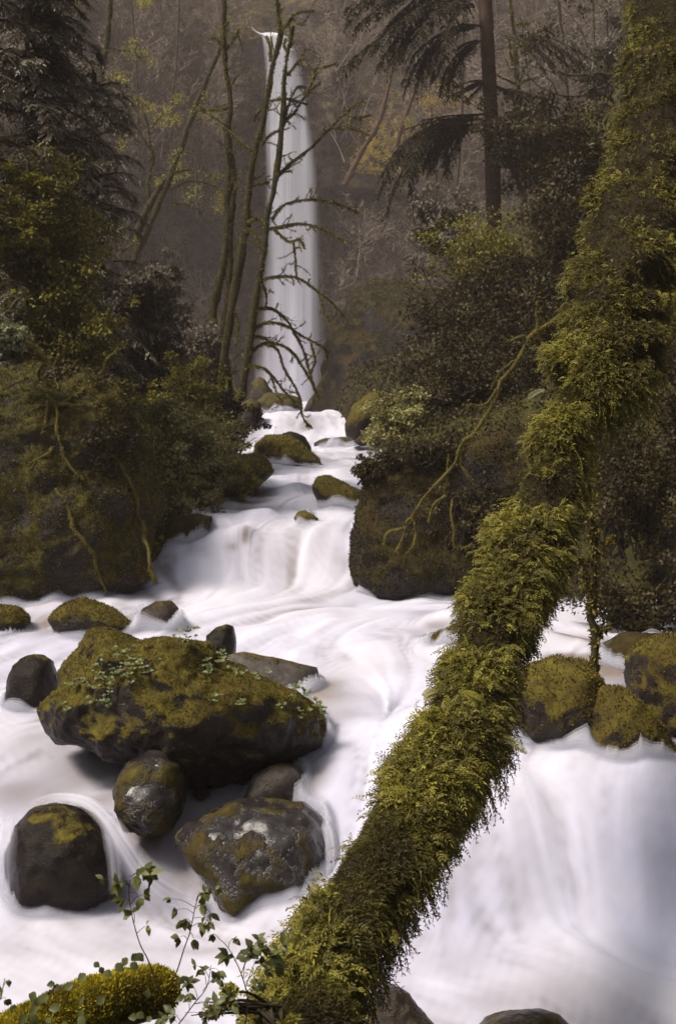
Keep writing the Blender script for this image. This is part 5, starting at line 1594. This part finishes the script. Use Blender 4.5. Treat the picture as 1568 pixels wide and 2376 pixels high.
sprout('left one of the two slim leafy sprouts rising above the golden mossy log', [(368, 2300), (345, 2230), (325, 2190), (308, 2130), (300, 2080), (302, 2040)],
    [((302, 2090), (280, 2085), 3, 1.0), ((303, 2070), (325, 2085), 3, 1.0), ((300, 2055), (275, 2050), 5, 1.1), ((302, 2045), (318, 2035), 4, 1.2), ((300, 2055), (240, 2040), 3, .9), ((303, 2035), (340, 2020), 5, 1.1), ((312, 2140), (305, 2115), 3, 1.1), ((318, 2165), (342, 2150), 3, .8), ((302, 2100), (335, 2075), 3, .8), ((302, 2090), (290, 2110), 3, 1.0), ((310, 2030), (350, 2030), 4, 1.1)], 2.7, .028, 1)
sprout('right one of the two slim leafy sprouts rising above the golden mossy log', [(396, 2285), (412, 2250), (428, 2200), (442, 2160), (452, 2110), (462, 2075)],
    [((450, 2120), (410, 2110), 3, .9), ((445, 2140), (430, 2135), 4, 1.0), ((452, 2110), (470, 2100), 5, 1.1), ((455, 2090), (475, 2070), 5, 1.0), ((460, 2080), (500, 2065), 4, .8), ((445, 2150), (470, 2145), 4, 1.0), ((440, 2165), (450, 2180), 3, 1.1), ((435, 2180), (415, 2175), 3, .9), ((452, 2105), (395, 2085), 3, .7), ((455, 2100), (490, 2120), 3, .9), ((450, 2130), (485, 2140), 3, .8)], 2.75, .028, 2)
sprout('sprawling leafy bramble between the two sprouts and the leaning trunk', [(560, 2420), (575, 2330), (560, 2260), (530, 2200), (505, 2175)],
    [((510, 2180), (495, 2170), 3, .9), ((530, 2200), (545, 2180), 3, 1), ((545, 2230), (530, 2215), 4, 1.2), ((560, 2260), (585, 2200), 5, 1.2), ((570, 2290), (610, 2200), 5, 1.1), ((570, 2280), (630, 2215), 5, 1.2), ((575, 2300), (640, 2240), 5, 1.2), ((575, 2320), (600, 2280), 5, 1.1), ((565, 2270), (570, 2215), 4, 1.3), ((570, 2330), (530, 2310), 4, 1), ((560, 2260), (600, 2180), 4, 1.0), ((600, 2200), (655, 2190), 4, 1.1)], 2.85, .028, 3, 'ivyleaf')
sprout('low leafy creeper right of the golden mossy log at the bottom edge', [(380, 2420), (420, 2370), (450, 2330), (480, 2290), (490, 2240)],
    [((420, 2370), (400, 2350), 4, 1.1), ((440, 2345), (430, 2310), 5, 1.1), ((460, 2320), (440, 2280), 5, 1.1), ((470, 2300), (500, 2270), 4, 1), ((480, 2290), (470, 2250), 4, 1), ((485, 2250), (510, 2255), 3, .9), ((450, 2330), (500, 2330), 5, 1.1), ((430, 2350), (480, 2360), 5, 1.1), ((410, 2370), (380, 2365), 4, 1.0), ((450, 2330), (540, 2330), 4, 1.0), ((487, 2270), (455, 2240), 3, .8)], 2.7, .026, 4, 'ivyleaf')
sprout('small dark sprig at the very left edge above the golden mossy log', [(-20, 2360), (0, 2320), (8, 2290), (12, 2270)], [((8, 2290), (20, 2275), 3, .8), ((8, 2300), (0, 2290), 3, .9), ((0, 2320), (15, 2320), 3, .9), ((-5, 2330), (-15, 2320), 3, .8)], 2.6, .026, 5, 'ivyleaf')
root = empty('ivy', Vector(LG[30, :3]), 'dull green ivy leaves trailing over the golden mossy log', 'ivy')
iv = MB()
LOGB = bvh_of(lv.reshape(-1, 3), lf)
for (px, py, b_) in [(270, 2235, 1.2), (320, 2225, 1.1), (290, 2260, 1.1), (250, 2265, 1.0), (215, 2290, 1.2), (170, 2300, 1.1), (130, 2290, .9), (90, 2310, 1.2), (85, 2340, 1.1), (60, 2370, 1.2), (130, 2345, 1.2), (180, 2360, 1.1), (240, 2320, 1.2), (385, 2290, 1.2), (360, 2270, 1.2), (350, 2300, 1.1), (400, 2285, 1.0), (10, 2360, 1.1), (30, 2345, 1.0), (200, 2340, .9), (300, 2350, 1.0), (150, 2375, 1.1), (330, 2340, .8), (110, 2370, 1.0), (230, 2250, .8)]:
    for _ in range(2):
        q = on_surface(LOGB, px + random.gauss(0, 9), py + random.gauss(0, 7), 2.62)
        if random.random() < .35: continue
        leaf_blade(iv, q + np.array([0, -.012, .01]), np.array([random.uniform(-1, 1), -.2, random.uniform(-.8, .1)]), norm(np.array([random.gauss(0, .3), -.8, .6])), .022 * b_, .020 * b_, random.random())
iv.build('foliage', M['ivyleaf'], root)
# leafy collar hugging the foot of the leaning trunk
shrub('bright green leafy clump hugging the foot of the leaning trunk', 610, 2330, 75, 60, 2.9, 'moss', 4200, .009, seed=77, stems=10, elong=1.6)

# ------------------------------------------------------------------ the air
m, t_, out = new_mat('haze')
pv = t_.nodes.new('ShaderNodeVolumePrincipled')
pv.inputs['Density'].default_value = 0.0014
pv.inputs['Color'].default_value = (0.95, 0.81, 0.77, 1)
pv.inputs['Anisotropy'].default_value = 0.0
t_.links.new(pv.outputs[0], out.inputs['Volume'])
x0, x1, y0, y1, z0, z1 = -78, 78, -12, 125, -8, 60
v = [(x, y, z) for x in (x0, x1) for y in (y0, y1) for z in (z0, z1)]
mb = MB()
mb.add(v, [(0, 1, 3, 2), (4, 6, 7, 5), (0, 4, 5, 1), (2, 3, 7, 6), (0, 2, 6, 4), (1, 5, 7, 3)])
hz = mb.build('haze', m, smooth_shade=False)
tag(hz, 'thin pale mist filling the gorge', 'haze', kind='stuff')
print('OBJECTS', len(bpy.data.objects), 'FACES', sum(len(o.data.polygons) for o in bpy.data.objects if o.type == 'MESH'))
